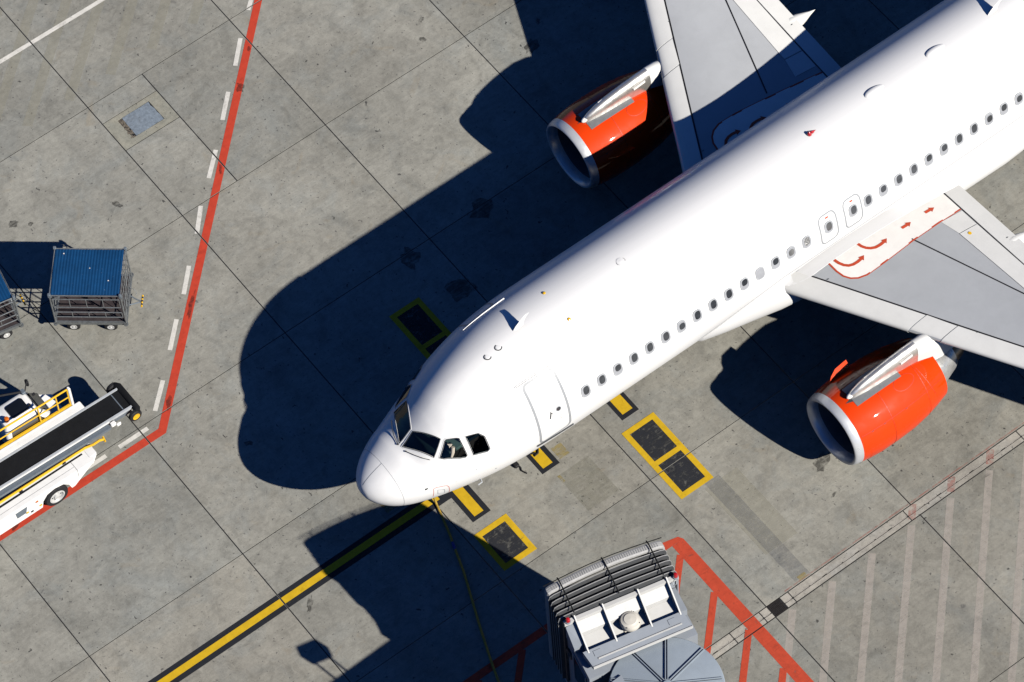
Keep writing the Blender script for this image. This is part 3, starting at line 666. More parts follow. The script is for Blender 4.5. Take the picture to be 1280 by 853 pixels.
def wing(s):
    b = MB(); r = []
    for y in (1.2, 1.9, 2.3, 3, 4, 5, 5.75, 6.4, 7.5, 9, 11, 13, 15, 16.6, 17.05):
        le, te = XLE(y), XTE(y); c = te - le; tk = 1 if y < 16.9 else .3
        up = [(le + f * c, s * y, 2.62 + .0875 * y + pch(UPs, f) * c * tk) for f in FR]
        lo = [(le + f * c, s * y, 2.62 + .0875 * y + interp(LO, f) * c * tk) for f in reversed(FR[1:-1])]
        r.append(up + lo)
    b.loft(r, cap=True); wg = b.build('wing', M['wing'], plane, 40)
    def sheet(name, P, mat, h, nu=8, nv=8, label=None, thick=True):
        """P: four plan corners (x,y) in order; laid on the upper skin, h proud of it"""
        m_ = MB(); g = []
        for i in range(nu + 1):
            row = []
            for j in range(nv + 1):
                u, v = i / nu, j / nv
                x = (P[0][0] * (1 - u) + P[1][0] * u) * (1 - v) + (P[3][0] * (1 - u) + P[2][0] * u) * v
                y = (P[0][1] * (1 - u) + P[1][1] * u) * (1 - v) + (P[3][1] * (1 - u) + P[2][1] * u) * v
                row.append((x, s * y, ZU(x, y) + h))
            g.append(row)
        m_.loft(g, closed=False)
        if thick:
            per = g[0] + [q[-1] for q in g[1:]] + list(reversed(g[-1]))[1:] + [q[0] for q in reversed(g[1:-1])]
            m_.loft([per, [(x, y, z - h - .004) for x, y, z in per]])
        return m_.build(name, mat, wg, 30, label=label)
    def strip(name, path, wd, mat, h, parent=None, taper=False):
        m_ = MB(); rr = []
        for i, q in enumerate(path):
            a, c = Vector(path[max(i - 1, 0)]), Vector(path[min(i + 1, len(path) - 1)]); t = (c - a).normalized(); n_ = Vector((-t.y, t.x)) * wd / 2
            rr.append([(q[0] + k * n_.x, s * (q[1] + k * n_.y), ZU(q[0] + k * n_.x, q[1] + k * n_.y) + h) for k in (-1, 0, 1)])
        m_.loft(rr, closed=False); return m_.build(name, mat, parent or wg, 0)
    L1 = lambda y: 13.45 + .512 * (y - 2.3)
    # leading-edge slats: wrap from under the nose to the black seal line
    for y0, y1 in ((1.90, 5.28), (6.12, 9.0), (9.05, 12), (12.05, 14.5), (14.55, 16.5)):
        m_ = MB(); g = []
        for k in range(9):
            y = y0 + (y1 - y0) * k / 8; le = XLE(y); c = XTE(y) - le; row = []; fe = (L1(y) - .03 - le) / c
            for f in (.03, .012, .004): row.append((le + f * c - .004, s * y, 2.62 + .0875 * y + interp(LO, f) * c - .008))
            row.append((le - .012, s * y, 2.62 + .0875 * y - .004 * c))
            for q in range(1, 13):
                f = fe * (q / 12) ** 1.6; row.append((le + f * c - .008 * (1 - q / 12), s * y, ZU(le + f * c, y) + .014))
            g.append(row)
        m_.loft(g, closed=False); m_.loft([[q for q in row[-1:]] + [(row[-1][0], row[-1][1], row[-1][2] - .02)] for row in g], closed=False)
        for row in (g[0], g[-1]): m_.loft([row, [(x, y, z - .02) for x, y, z in row]], closed=False)
        m_.build('slat', M['slat'], wg, 40)
    # fixed fairing above the pylon, between the two inner slats
    sheet('pylon_fairing', [(XLE(5.31) + .004, 5.31), (14.98, 5.31), (15.35, 6.09), (XLE(6.09) + .004, 6.09)], M['slat'], .009, 12, 6)
    sheet('fixed_panel', [(15.01, 5.36), (15.42, 6.15), (15.62, 6.5), (15.55, 6.42)], M['wing'], .005, 4, 4)
    strip('seal_line', [(L1(y), y) for y in (2.3, 3, 4, 5, 6, 7, 8, 10, 12, 14, 16.4)], .045, M['wline'], .006)
    strip('seal_line', [(16.32 + .337 * (y - 3.1), y) for y in (3.1, 3.6, 4.2, 4.8, 5.4, 6, 6.6)] + [(17.5 + .40 * (y - 6.6), y) for y in (7, 8, 10, 12)], .04, M['wline'], .006)
    # spoilers, flap and its seal
    sheet('spoiler', [(17.47, 3.75), (18.09, 3.75), (18.12, 6.35), (17.56, 6.3)], M['slat'], .016, 4, 8)
    sheet('spoiler', [(17.35, 3.12), (18.09, 3.12), (18.09, 3.72), (17.47, 3.72)], M['slat'], .007, 4, 4)
    sheet('spoiler', [(17.58, 6.36), (18.13, 6.40), (18.75, 8.6), (18.1, 8.6)], M['slat'], .016, 4, 6)
    strip('flap_gap', [(18.125, y) for y in (2.2, 3, 4, 5, 6.2)], .028, M['wline'], .008)
    sheet('flap', [(18.15, 2.12), (18.67, 2.12), (18.67, 6.35), (18.15, 6.35)], M['slat'], .012, 5, 8)
    sheet('flap', [(18.2, 6.42), (18.69, 6.42), (20.6, 12.2), (20.2, 12.2)], M['slat'], .012, 5, 8)
    for y in (4.75, 9.2):
        m_ = MB(); r = []
        for k in range(12):
            t = k / 11; x = XTE(y) - 1.6 + 2.35 * t; w_ = .27 * (max(0, sin(pi * (t * .86 + .07))) ** .6) * (1 if t < .6 else max(.02, 1 - ((t - .6) / .4) ** 1.7)); h = w_ * 1.15
            zc_ = 2.80 + .0875 * (y - 4.75) - .16 + .03 * t
            r.append([(x, s * y + w_ * cos(a), zc_ + h * sin(a)) for a in [2 * pi * q / 14 for q in range(14)]])
        m_.loft(r, cap=True); m_.build('flap_fairing', M['slat'], wg, 50)
    # over-wing walkway with red border and arrows (flat print)
    inner = 2.1; dy = .2 if s > 0 else 0
    pts = [(14.06, inner), (14.06, 2.66), (14.1, 2.9), (14.2, 3.08), (14.36, 3.21), (14.6, 3.285), (15.2, 3.27), (16.3, 3.17), (17.3, 3.10), (18.1, 3.06)]
    pts = [(x, max(inner, y - dy)) for x, y in pts]
    m_ = MB(); g = []
    for i in range(37):
        x = 14.06 + (18.1 - 14.06) * (i / 36) ** 1.5; lim = inner
        for (a, c), (d, e) in zip(pts[1:], pts[2:]):
            if a <= x <= d: lim = c + (e - c) * (x - a) / (d - a)
        if i == 0: lim = 2.66 - dy
        g.append([(x, s * (inner + (lim - inner) * k / 6), ZU(x, inner + (lim - inner) * k / 6) + .004) for k in range(7)])
    m_.loft(g, closed=False); wk = m_.build('walkway_panel', M['panelw'], wg, 30)
    strip('walkway_border', pts, .05, M['redmark'] if True else None, .008, wk)
    def arrow(path, wd, hl, hw):
        path = [(x, y - dy) for x, y in path]; m_ = MB(); n_ = len(path); rr = []
        t = (Vector(path[-1]) - Vector(path[-2])).normalized(); tip = Vector(path[-1]); base = tip - t * hl; pth = [Vector(q) for q in path[:-1] if (Vector(q) - tip).length > hl] + [base]
        for i, q in enumerate(pth):
            a, c = pth[max(i - 1, 0)], pth[min(i + 1, len(pth) - 1)]; tt = (c - a).normalized(); nn = Vector((-tt.y, tt.x)) * wd / 2
            rr.append([(q.x + k * nn.x, s * (q.y + k * nn.y), ZU(q.x, q.y) + .010) for k in (-1, 1)])
        m_.loft(rr, closed=False); nn = Vector((-t.y, t.x)) * hw / 2
        m_.poly([(q.x, s * q.y, ZU(q.x, q.y) + .0105) for q in (base - nn, tip, base + nn)])
        m_.build('walkway_arrow', M['redmark'], wk, 0)
    arrow([(14.24, 2.34), (14.27, 2.50), (14.33, 2.64), (14.42, 2.74), (14.54, 2.79), (14.68, 2.80), (14.80, 2.785), (14.95, 2.74)], .085, .15, .19)
    arrow([(15.06, 2.28), (15.09, 2.46), (15.15, 2.58), (15.24, 2.67), (15.36, 2.73), (15.5, 2.74), (15.62, 2.73), (15.80, 2.68)], .085, .15, .19)
    arrow([(16.35, 2.65), (16.5, 2.65), (16.69, 2.63)], .085, .15, .19); arrow([(17.22, 2.60), (17.37, 2.60), (17.55, 2.60)], .085, .15, .19)
    for x, y in ((13.7, 2.7), (14.75, 4.9), (15.6, 6.6), (18.4, 4.6)):
        m_ = MB(); m_.box(x, x + .06, s * y - .008, s * y + .008, ZU(x, y) + .01, ZU(x, y) + .018); m_.build('latch_mark', M['dgrey'], wg, 0)
    m_ = MB(); m_.lathe((17.7, s * 3.9, ZU(17.7, 3.9)), (0, 0, 1), [(0, .05), (.03, .05), (.031, 0)], 10)
    if s < 0: m_.build('yellow_cap', M['yel'], wg, 30)
    return wg
wing(-1); wing(1)
for s in (-1, 1):
    b = MB(); g = []
    for i in range(40):
        x = 12.70 + 6.0 * i / 39; row = []; ye = 2.33 if x > 13.5 else 2.33 - .31 * ((13.5 - x) / .8) ** 2
        zt = ZU(x, ye) + .016; z0 = max(S(x, -13).z + .02, zt - .02)
        for k in range(9):
            t = k / 8; row.append((x, s * (1.90 + (ye - 1.90) * t), z0 + (zt - z0) * (t ** .6)))
        row.append((x, s * (ye + .006), zt - .05)); g.append(row)
    b.loft(g, closed=False); b.build('wing_root_fillet', M['skin'], plane, 60)

# engines
def engine(s):
    C = Vector((11.35, s * 5.75, 1.57)); X = (1, 0, 0)
    b = MB(); b.lathe(C, X, [(.24, 1.105), (.5, 1.155), (.9, 1.195), (1.5, 1.20), (2.0, 1.185), (2.5, 1.12), (2.9, 1.035), (3.28, .93), (3.28, .90), (2.9, .93), (2.4, .94)], 56)
    en = b.build('engine', M['orange'], plane, 35)
    b = MB(); b.lathe(C, X, [(.30, .89), (.16, .905), (.07, .935), (.015, .975), (0, 1.01), (.012, 1.035), (.06, 1.065), (.14, 1.09), (.24, 1.109)], 56); b.build('intake_lip', M['lip'], en, 60)
    b = MB(); b.lathe(C, X, [(.30, .889), (.55, .87), (.95, .875), (1.1, .88)], 48); b.build('intake_duct', M['duct'], en, 60)
    b = MB(); b.lathe(C, X, [(1.06, .88), (1.07, .25)], 40)
    for k in range(28):
        a0 = 2 * pi * k / 28; pr = []
        for f in (0, .5, 1):
            rr = .25 + .62 * f; tw = .12 + .75 * f; h = .07 + .03 * f
            for q in (-1, 1):
                aa = a0 + q * h * sin(tw) / rr; pr.append(tuple(C + Vector((1.0 + q * h * cos(tw) * .8, rr * cos(aa), rr * sin(aa)))))
        b.add(pr, [(0, 1, 3, 2), (2, 3, 5, 4)])
    b.build('fan', M['fan'], en, 0)
    b = MB(); b.lathe(C, X, [(.62, .001), (.66, .06), (.8, .16), (1.0, .25), (1.06, .26)], 24); b.build('spinner', M['duct'], en, 60)
    b = MB(); b.lathe(C, X, [(2.4, .70), (3.2, .70), (3.5, .66), (3.95, .50), (4.05, .45), (4.05, .42), (3.6, .45)], 40); b.build('core_cowl', M['core'], en, 40)
    b = MB(); b.lathe(C, X, [(3.5, .44), (4.05, .40), (4.35, .30), (4.75, .14), (4.85, .001)], 28); b.build('exhaust_cone', M['hot'], en, 60)
    # cowl seams, strake, latch
    for d, r0 in ((1.28, 1.2025), (2.55, 1.111)):
        b = MB(); b.lathe(C, X, [(d, r0 - .004), (d + .001, r0 + .002), (d + .011, r0 + .002), (d + .012, r0 - .006)], 56); b.build('cowl_seam', M['odark'], en, 0)
    def onc(d, ang, off=0):   # ang from the top, towards outboard-port positive y
        T = [(.24, 1.105), (.5, 1.155), (.9, 1.195), (1.5, 1.20), (2.0, 1.185), (2.5, 1.12), (2.9, 1.035), (3.28, .93)]
        rr = interp(T, d) + off; return C + Vector((d, rr * sin(ang), rr * cos(ang)))
    def crib(name, path, wd, mat):
        m_ = MB(); rr = []
        for i, (d, an) in enumerate(path):
            q = onc(d, an, .003); n_ = Vector((0, sin(an), cos(an))); a_, c_ = onc(*path[max(i - 1, 0)]), onc(*path[min(i + 1, len(path) - 1)])
            t_ = n_.cross((c_ - a_).normalized()) * wd / 2; rr.append([tuple(q - t_), tuple(q + t_)])
        m_.loft(rr, closed=False); m_.build(name, mat, en, 0)
    for sg in (-1, 1):
        crib('panel_line', [(.3 + .22 * k, sg * .95) for k in range(14)], .012, M['odark'])
        crib('panel_line', [(2.05 + .30 * cos(a) * (1.25 if cos(a) > 0 else 1), sg * (.42 + .17 * sin(a))) for a in [2 * pi * k / 20 for k in range(21)]], .012, M['odark'])
        crib('panel_line', [(2.62 + .02 * k, sg * (.3 + .1 * k)) for k in range(10)], .012, M['odark'])
        for d in (.6, 1.0, 1.75): crib('cowl_latch', [(d, sg * .97), (d + .07, sg * .97)], .03, M['odark'])
    ia = .80 if s < 0 else -1.1
    b = MB(); a_, c_, d_ = [], [], []
    for d, h in ((.62, .0), (.75, .12), (.95, .22), (1.35, .26), (1.36, .0)):
        q0, q1 = onc(d, ia, -.02), onc(d, ia, h); t_ = Vector((0, cos(ia), -sin(ia))) * .012
        a_.append([tuple(q0 - t_), tuple(q1 - t_), tuple(q1 + t_), tuple(q0 + t_)])
    b.loft(a_, cap=True); b.build('strake', M['orange'], en, 25)
    b = MB(); q = [onc(.42, .0 + s * .06, .004), onc(.64, s * .02, .004), onc(.62, s * .13, .004)]; b.poly([tuple(x) for x in q]); b.build('cowl_marking', M['dgrey'], en, 0)
    # red shield plates each side of the pylon
    for sg in (-1, 1):
        b = MB(); g = []
        for k in range(9):
            d = .62 + 1.5 * k / 8; g.append([tuple(onc(d, sg * (.06 + j * .055), .012)) for j in range(5)])
        b.loft(g, closed=False); b.loft([[q for q in g[0]], [tuple(Vector(q) - Vector((0, 0, .02))) for q in g[0]]], closed=False)
        b.build('pylon_apron', M['pylonp'], en, 30)
    # pylon
    b = MB(); r = []
    for x, zt, hw, zb in ((11.90, 2.800, 0.012, 2.70), (11.96, 2.880, 0.067, 2.60), (12.10, 2.970, 0.103, 2.55), (12.40, 3.080, 0.144, 2.50), (12.80, 3.170, 0.169, 2.50), (13.30, 3.240, 0.182, 2.50), (13.80, 3.285, 0.193, 2.40), (14.15, 3.300, 0.200, 2.30)):
        r.append([(x, s * 5.75 + y, z) for y, z in ((-hw, zb), (-hw, zb + (zt - zb) * .55), (-hw * .92, zb + (zt - zb) * .75), (-hw * .7, zt - (zt - zb) * .1), (-hw * .35, zt - (zt - zb) * .02), (0, zt), (hw * .35, zt - (zt - zb) * .02), (hw * .7, zt - (zt - zb) * .1), (hw * .92, zb + (zt - zb) * .75), (hw, zb + (zt - zb) * .55), (hw, zb))])
    b.loft(r, cap=True); py = b.build('pylon', M['pylon'], en, 35)
    b = MB(); r = []
    for x, zt, hw, zb in ((14.15, 3.303, .205, 2.3), (14.5, 3.24, .25, 2.2), (14.8, 3.10, .28, 2.1), (15.6, 3.0, .25, 2.2), (17, 2.9, .2, 2.5), (18.2, 2.9, .06, 2.7)):
        r.append([(x, s * 5.75 + y, z) for y, z in ((-hw, zb), (-hw, zb + (zt - zb) * .6), (-hw * .92, zb + (zt - zb) * .78), (-hw * .7, zt - .09), (-hw * .35, zt - .02), (0, zt), (hw * .35, zt - .02), (hw * .7, zt - .09), (hw * .92, zb + (zt - zb) * .78), (hw, zb + (zt - zb) * .6), (hw, zb))])
    b.loft(r, cap=True); b.build('pylon_root', M['slat'], en, 35)
    b = MB(); b.lathe((11.86, s * 5.75, 2.80), (1, 0, .15), [(0, .001), (.02, .045), (.08, .07), (.16, .075)], 14); b.build('pylon_nose', M['panelw'], en, 60)
    for d0, d1, yy, zz in ((12.5, 12.95, .06, 3.10), (13.0, 13.35, -.10, 3.165), (13.55, 13.95, -.19, 3.10)):
        b = MB(); b.hexa([(d0, s * 5.75 + yy - .02, zz - .06), (d1, s * 5.75 + yy - .02, zz - .02), (d1, s * 5.75 + yy + .02, zz - .02), (d0, s * 5.75 + yy + .02, zz - .06), (d0, s * 5.75 + yy - .02, zz - .01), (d1, s * 5.75 + yy - .02, zz + .05), (d1, s * 5.75 + yy + .02, zz + .05), (d0, s * 5.75 + yy + .02, zz - .01)]); b.build('pylon_vent', M['panelw'], en, 0)
    return en
engine(-1); engine(1)
# tail (behind the frame) and landing gear (under the hull)
def fin(name, secs):
    b = MB(); r = []
    for (x, y, z, c, t, ax) in secs:
        ring = []
        for f, k in ((0, 0), (.03, .5), (.12, .85), (.3, 1), (.6, .7), (1, .05), (.6, -.7), (.3, -1), (.12, -.85), (.03, -.5)):
            ring.append((x + f * c, y + (k * t if ax else 0), z + (0 if ax else k * t)))
        r.append(ring)
    b.loft(r, cap=True); b.build(name, M['skin'], plane, 40)
fin('tail_fin', [(29.5, 0, 5.3, 6.3, .3, 1), (30.6, 0, 6.2, 5.4, .28, 1), (34.8, 0, 11.7, 2.0, .1, 1)])
for s in (-1, 1): fin('tailplane', [(32.5, 0, 4.7, 3.8, .22, 0), (33.2, s * .9, 4.75, 3.3, .2, 0), (36.2, s * 6.2, 5.3, 1.3, .07, 0)])
def gear(x, ys, zt, r_, yc):
    b = MB(); b.tube([(x, yc, r_), (x, yc, zt)], .09, 10); b.tube([(x, min(ys), r_), (x, max(ys), r_)], .06, 8); b.tube([(x, yc, .9), (x - .8, yc, zt)], .05, 8); lg = b.build('landing_gear', M['lgrey'], plane, 40)
    for y in ys:
        w_ = MB(); w_.lathe((x, y - .12, r_), (0, 1, 0), [(0, r_ * .55), (.0, r_ * .8), (.03, r_ * .95), (.07, r_), (.17, r_), (.21, r_ * .95), (.24, r_ * .8), (.24, r_ * .55)], 28, cap=True); w_.build('wheel', M['tyre'], lg, 40)
gear(5.07, (-.25, .25), 1.7, .38, 0); gear(17.7, (-4.2, -3.4), 2.9, .58, -3.8); gear(17.7, (3.4, 4.2), 2.9, .58, 3.8)
for y in (-.42, .42):
    b = MB(); b.box(4.1, 5.0, y - .015, y + .015, .85, 1.55); b.build('gear_door', M['skin'], plane, 0)

# ------------------------------------------------------------------ baggage carts
def make_cart():
    t = thing('baggage_cart', 'x', 'baggage cart')
    L2, W2_ = .985, .775
    b = MB(); n_ = 46; r0, r1 = [], []
    for k in range(n_ + 1):
        x = -L2 + .03 + (2 * L2 - .06) * k / n_; z = 1.80 + (.006 if k % 2 else -.002); r0.append((x, -W2_ + .03, z)); r1.append((x, W2_ - .03, z))
    b.loft([r0, [(x, 0, z + .035) for x, _, z in r0], r1], closed=False); b.loft([[(x, y, 1.775) for x, y, z in r0], [(x, 0, 1.80) for x, y, z in r0], [(x, y, 1.775) for x, y, z in r1]], closed=False)
    b.build('roof_sheet', M['bluetarp'], t, 20)
    g = M['galv']; q = .018
    def tube(name, pts, r=.018, mat=g): o = MB().tube(pts, r, 8); return o.build(name, mat, t, 40)
    tube('roof_frame', [(-L2, -W2_, 1.79), (L2, -W2_, 1.79), (L2, W2_, 1.79), (-L2, W2_, 1.79), (-L2, -W2_, 1.79)], .02)
    for x in (-L2, L2):
        for y in (-W2_, W2_):
            tube('corner_post', [(x, y, .40), (x, y, 1.83)], .024)
            b = MB(); b.box(x - .04, x + .04, y - .04, y + .04, 1.72, 1.86, .01); b.build('corner_bracket', M['steelgrey'], t, 0)
    b = MB(); b.box(-L2, L2, -W2_, W2_, .40, .46); b.build('floor', M['cartfloor'], t, 0)
    for y in (-W2_, W2_): b = MB(); b.box(-L2 - .03, L2 + .03, y - .03, y + .03, .36, .47); b.build('side_beam', g, t, 0)
    for x in (-L2, L2): b = MB(); b.box(x - .03, x + .03, -W2_, W2_, .365, .465); b.build('end_beam', g, t, 0)
    # open side: two hinged rail panels, one each long side
    for y in (-W2_ - .01, W2_ + .01):
        for z0, z1 in ((1.22, 1.62), (.73, .97)):
            b = MB()
            for z in (z0, z1): b.tube([(-L2 + .06, y, z), (L2 - .06, y, z)], .017, 8)
            for k in range(5): x = -L2 + .06 + (2 * L2 - .12) * k / 4; b.tube([(x, y, z0), (x, y, z1)], .013, 6)
            b.build('side_rail', g, t, 40)
    for x in (-L2 - .005, L2 + .005):                       # ends: tube lattice
        b = MB()
        for z in (.75, 1.1, 1.45): b.tube([(x, -W2_, z), (x, W2_, z)], .014, 6)
        for k in range(1, 7): y = -W2_ + 2 * W2_ * k / 7; b.tube([(x, y, .45), (x, y, 1.79)], .011, 6)
        b.tube([(x, -W2_, .5), (x, W2_, 1.75)], .013, 6); b.build('end_lattice', g, t, 40)
    for x in (-.52, .52):
        for y in (-W2_ + .06, W2_ - .06):
            s_ = 1 if y > 0 else -1
            b = MB(); b.lathe((x, y - s_ * .06, .19), (0, s_, 0), [(0, .09), (0, .15), (.02, .185), (.10, .185), (.12, .15), (.12, .10)], 20, cap=True); wh = b.build('wheel', M['tyre'], t, 40)
            b = MB(); b.lathe((x, y + s_ * .05, .19), (0, s_, 0), [(0, .10), (.02, .10), (.012, .04), (.03, .02), (.03, .0)], 16); b.build('rim', M['rim'], wh, 40)
            b = MB(); b.box(x - .04, x + .04, y - .03, y + .03, .19, .37); b.build('wheel_fork', M['steelgrey'], t, 0)
    for x, y in ((-L2, -W2_ - .04), (L2, -W2_ - .04), (-L2, W2_ + .04), (L2, W2_ + .04)):
        b = MB(); b.lathe((x, y, .40), (0, 0, 1), [(0, .03), (0, .065), (.05, .065), (.05, .03)], 12); b.build('corner_bumper', M['galv'], t, 30)
    for k in range(3): b = MB(); x, y = (-.72, .05, .6)[k], (.58, .1, -.3)[k]; b.box(x, x + .03, y, y + .02, 1.81, 1.835); b.build('roof_patch', M['panelw'], t, 0)
    # tow bar with black and yellow sleeves
    b = MB(); b.tube([(L2, -.16, .38), (L2 + .16, -.08, .34), (L2 + .34, 0, .32)], .02, 8); b.tube([(L2, .16, .38), (L2 + .16, .08, .34), (L2 + .34, 0, .32)], .02, 8); b.build('tow_bar', M['steelgrey'], t, 40)
    for k in range(7):
        b = MB(); y0 = -.19 + k * .055; b.tube([(L2 + .36, y0, .34), (L2 + .36, y0 + .055, .34)], .026, 8); b.build('tow_handle_sleeve', M['yel'] if k % 2 == 0 else M['tyre'], t, 40)
    tube('safety_chain', [(L2, .3, .6), (L2 + .1, .33, .45), (L2 + .19, .27, .36), (L2 + .17, .2, .34)], .010)
    return t
cart = make_cart()
def dup(root):
    r = root.copy(); col.objects.link(r)
    for ch in root.children:
        c = ch.copy(); col.objects.link(c); c.parent = r
        for g in ch.children: d = g.copy(); col.objects.link(d); d.parent = c
    return r
cart.location = (-1.42, 10.90, 0); cart.rotation_euler.z = atan2(-.635, .772)
cart['label'] = 'blue-roofed baggage cart standing whole beside the red line, first of the pair'; cart['group'] = 'blue-roofed baggage carts'
c2 = dup(cart); c2.location = (-4.29, 12.44, 0); c2.rotation_euler.z = atan2(-.19, .98)
c2['label'] = 'blue-roofed baggage cart cut off by the left edge of the photo'

# ------------------------------------------------------------------ belt loader
bl = thing('belt_loader', 'white airport belt loader with black conveyor, driver cab and yellow guard rail', 'belt loader', (-6, 7.3, 0))
ox, oy = -6, 7.3
def bb(name, mat, fn, parent=bl, smooth=30):
    b = MB(); fn(b); b.v = [(x - ox, y - oy, z) for x, y, z in b.v]; return b.build(name, mat, parent, smooth)
def side_prism(b, prof, y0, y1): b.loft([[(x, y0, z) for x, z in prof], [(x, y1, z) for x, z in prof]], cap=True)
def f(b):
    side_prism(b, [(-13, .30), (-6.22, .30), (-6.16, .55), (-6.0, .74), (-5.75, .80), (-5.48, .74), (-5.32, .55), (-5.26, .32), (-5.16, .32), (-4.42, .90), (-4.42, .96), (-13, .96)], 6.28, 6.62)
    b.box(-13, -4.5, 6.62, 6.80, .62, .965); b.box(-13, -5.0, 6.80, 8.55, .35, .62)
body = bb('body', M['loader'], f, smooth=20)
bb('end_plate', M['loader'], lambda b: b.hexa([(-4.46, 6.40, .55), (-4.28, 6.42, .86), (-4.28, 6.80, .86), (-4.46, 6.80, .55), (-4.50, 6.40, .97), (-4.27, 6.42, .99), (-4.27, 6.80, .99), (-4.50, 6.80, .97)]), body)
for x in (-12.6, -5.74):
    def f(b): b.lathe((x, 6.40, .36), (0, -1, 0), [(-.12, .22), (-.12, .34), (-.06, .37), (.08, .37), (.13, .34), (.13, .23)], 30)
    wh = bb('wheel', M['tyre'], f)
    bb('rim', M['rim'], lambda b: b.lathe((x, 6.29, .36), (0, -1, 0), [(-.02, .235), (.025, .235), (.03, .20), (-.03, .17), (-.02, .10), (.02, .085), (.03, .05), (.03, .001)], 24), wh)
    for k in range(6):
        a = 2 * pi * k / 6; bb('rim_hole', M['tyre'], lambda b: b.lathe((x + .135 * cos(a), 6.312, .36 + .135 * sin(a)), (0, -1, 0), [(0, .025), (.004, .025), (.005, .0)], 8), wh)
bb('side_locker', M['steelgrey'], lambda b: b.hexa([(-7.0, 6.268, .55), (-6.72, 6.268, .55), (-6.72, 6.28, .55), (-7.0, 6.28, .55), (-7.02, 6.268, .80), (-6.65, 6.268, .80), (-6.65, 6.28, .80), (-7.02, 6.28, .80)]), body)
for x, z, m_ in ((-6.72, .50, 'yel'), (-6.38, .72, 'amber'), (-6.30, .45, 'yel'), (-6.58, .42, 'tyre'), (-8.0, .55, 'steelgrey')):
    bb('marker', M[m_], lambda b: b.box(x, x + .08, 6.262, 6.28, z, z + .05), body)
bb('body_seam', M['dgrey'], lambda b: (b.box(-4.99, -4.98, 6.277, 6.62, .62, .9635), b.box(-13, -5.0, 6.42, 6.425, .96, .9635)), body)
def beam(b, x0, z0, x1, z1, y0, y1, h): b.hexa([(x0, y0, z0 - h), (x1, y0, z1 - h), (x1, y1, z1 - h), (x0, y1, z0 - h), (x0, y0, z0), (x1, y0, z1), (x1, y1, z1), (x0, y1, z0)])
ZH = lambda x: 1.13 + (-2.70 - x) * .042
bb('conveyor_frame', M['steelgrey'], lambda b: (beam(b, -13, ZH(-13) - .06, -2.78, ZH(-2.78) - .06, 6.90, 7.68, .14), beam(b, -13, ZH(-13) - .05, -3.55, ZH(-3.55) - .05, 6.74, 6.89, .10)))
bb('conveyor_belt', M['belt'], lambda b: beam(b, -13, ZH(-13), -2.66, ZH(-2.66), 6.96, 7.60, .055))
bb('belt_joint', M['steelgrey'], lambda b: beam(b, -2.99, ZH(-2.99) + .004, -2.96, ZH(-2.96) + .004, 6.965, 7.595, .01))
bb('conveyor_edge', M['lgrey'], lambda b: beam(b, -13, ZH(-13) + .035, -2.72, ZH(-2.72) + .035, 6.90, 6.955, .10))
bb('conveyor_edge', M['lgrey'], lambda b: beam(b, -13, ZH(-13) + .035, -2.72, ZH(-2.72) + .035, 7.605, 7.66, .10))
bb('white_trim', M['loader'], lambda b: beam(b, -13, ZH(-13) + .01, -3.5, ZH(-3.5) + .01, 6.872, 6.896, .04))
bb('walkway_board', M['loader'], lambda b: (beam(b, -13, ZH(-13) + .05, -3.78, ZH(-3.78) + .05, 7.665, 7.88, .05), beam(b, -13, ZH(-13) + .09, -3.80, ZH(-3.80) + .09, 7.84, 7.882, .038)))
bb('head_bracket', M['loader'], lambda b: (b.box(-3.52, -3.36, 6.74, 6.86, 1.05, 1.16, .02), b.box(-3.38, -3.24, 6.70, 6.76, 1.0, 1.12, .02)))
def f(b):
    b.tube([(-2.72, 6.72, 1.08), (-2.66, 6.8, 1.10), (-2.66, 7.72, 1.10), (-2.70, 7.78, 1.08), (-2.78, 7.84, 1.05)], [.09, .105, .105, .10, .08], 14); b.box(-2.74, -2.58, 6.95, 7.62, .98, 1.12)
bb('head_bumper', M['belt'], f)
for y0, d in ((6.80, -1), (7.76, 1)):
    hw = bb('bumper_wheel', M['tyre'], lambda b: b.lathe((-2.78, y0, .97), (0, d, 0), [(0, .06), (0, .17), (.03, .195), (.10, .195), (.13, .17), (.13, .10)], 24))
    bb('wheel_hub', M['yel'], lambda b: b.lathe((-2.78, y0 + d * .115, .97), (0, d, 0), [(0, .115), (.022, .112), (.012, .05), (.022, .03), (.022, .0)], 18), hw)
def f(b):
    b.tube([(-13, 6.70, 1.12), (-4.45, 6.70, 1.02), (-4.2, 6.66, 1.0), (-4.02, 6.63, 1.06), (-3.88, 6.60, 1.02)], .038, 8); b.tube([(-3.90, 6.52, 1.02), (-3.87, 6.68, 1.03)], .03, 8)
bb('grab_rail', M['yel'], f)
bb('rail_painted_shadow', M['belt'], lambda b: beam(b, -13, 1.0, -4.6, .975, 6.60, 6.64, .03))  # black bar paints the shade between grab rail and body
for x in (-8.2, -6.6, -5.2): bb('rail_bracket', M['tyre'], lambda b: b.box(x, x + .10, 6.66, 6.76, .94, 1.05))
# guard rail on the far edge of the conveyor
zr = lambda x: ZH(x) + .10
bb('guard_rail', M['yel'], lambda b: (b.tube([(-13, 7.93, zr(-13) + .78), (-4.05, 7.93, zr(-4.05) + .78)], .028, 8), b.tube([(-13, 7.93, zr(-13) + .40), (-4.05, 7.93, zr(-4.05) + .40)], .02, 8), beam(b, -13, zr(-13) + .05, -4.02, zr(-4.02) + .05, 7.905, 7.955, .09)))
for x in (-4.05, -4.42, -5.0, -6.6, -6.72, -8.3): bb('rail_post', M['yel'], lambda b: b.tube([(x, 7.93, zr(x)), (x, 7.93, zr(x) + .78)], .026, 8))
bb('rail_end_plate', M['loader'], lambda b: b.box(-4.03, -3.95, 7.88, 7.99, zr(-4) - .02, zr(-4) + .80, .02))
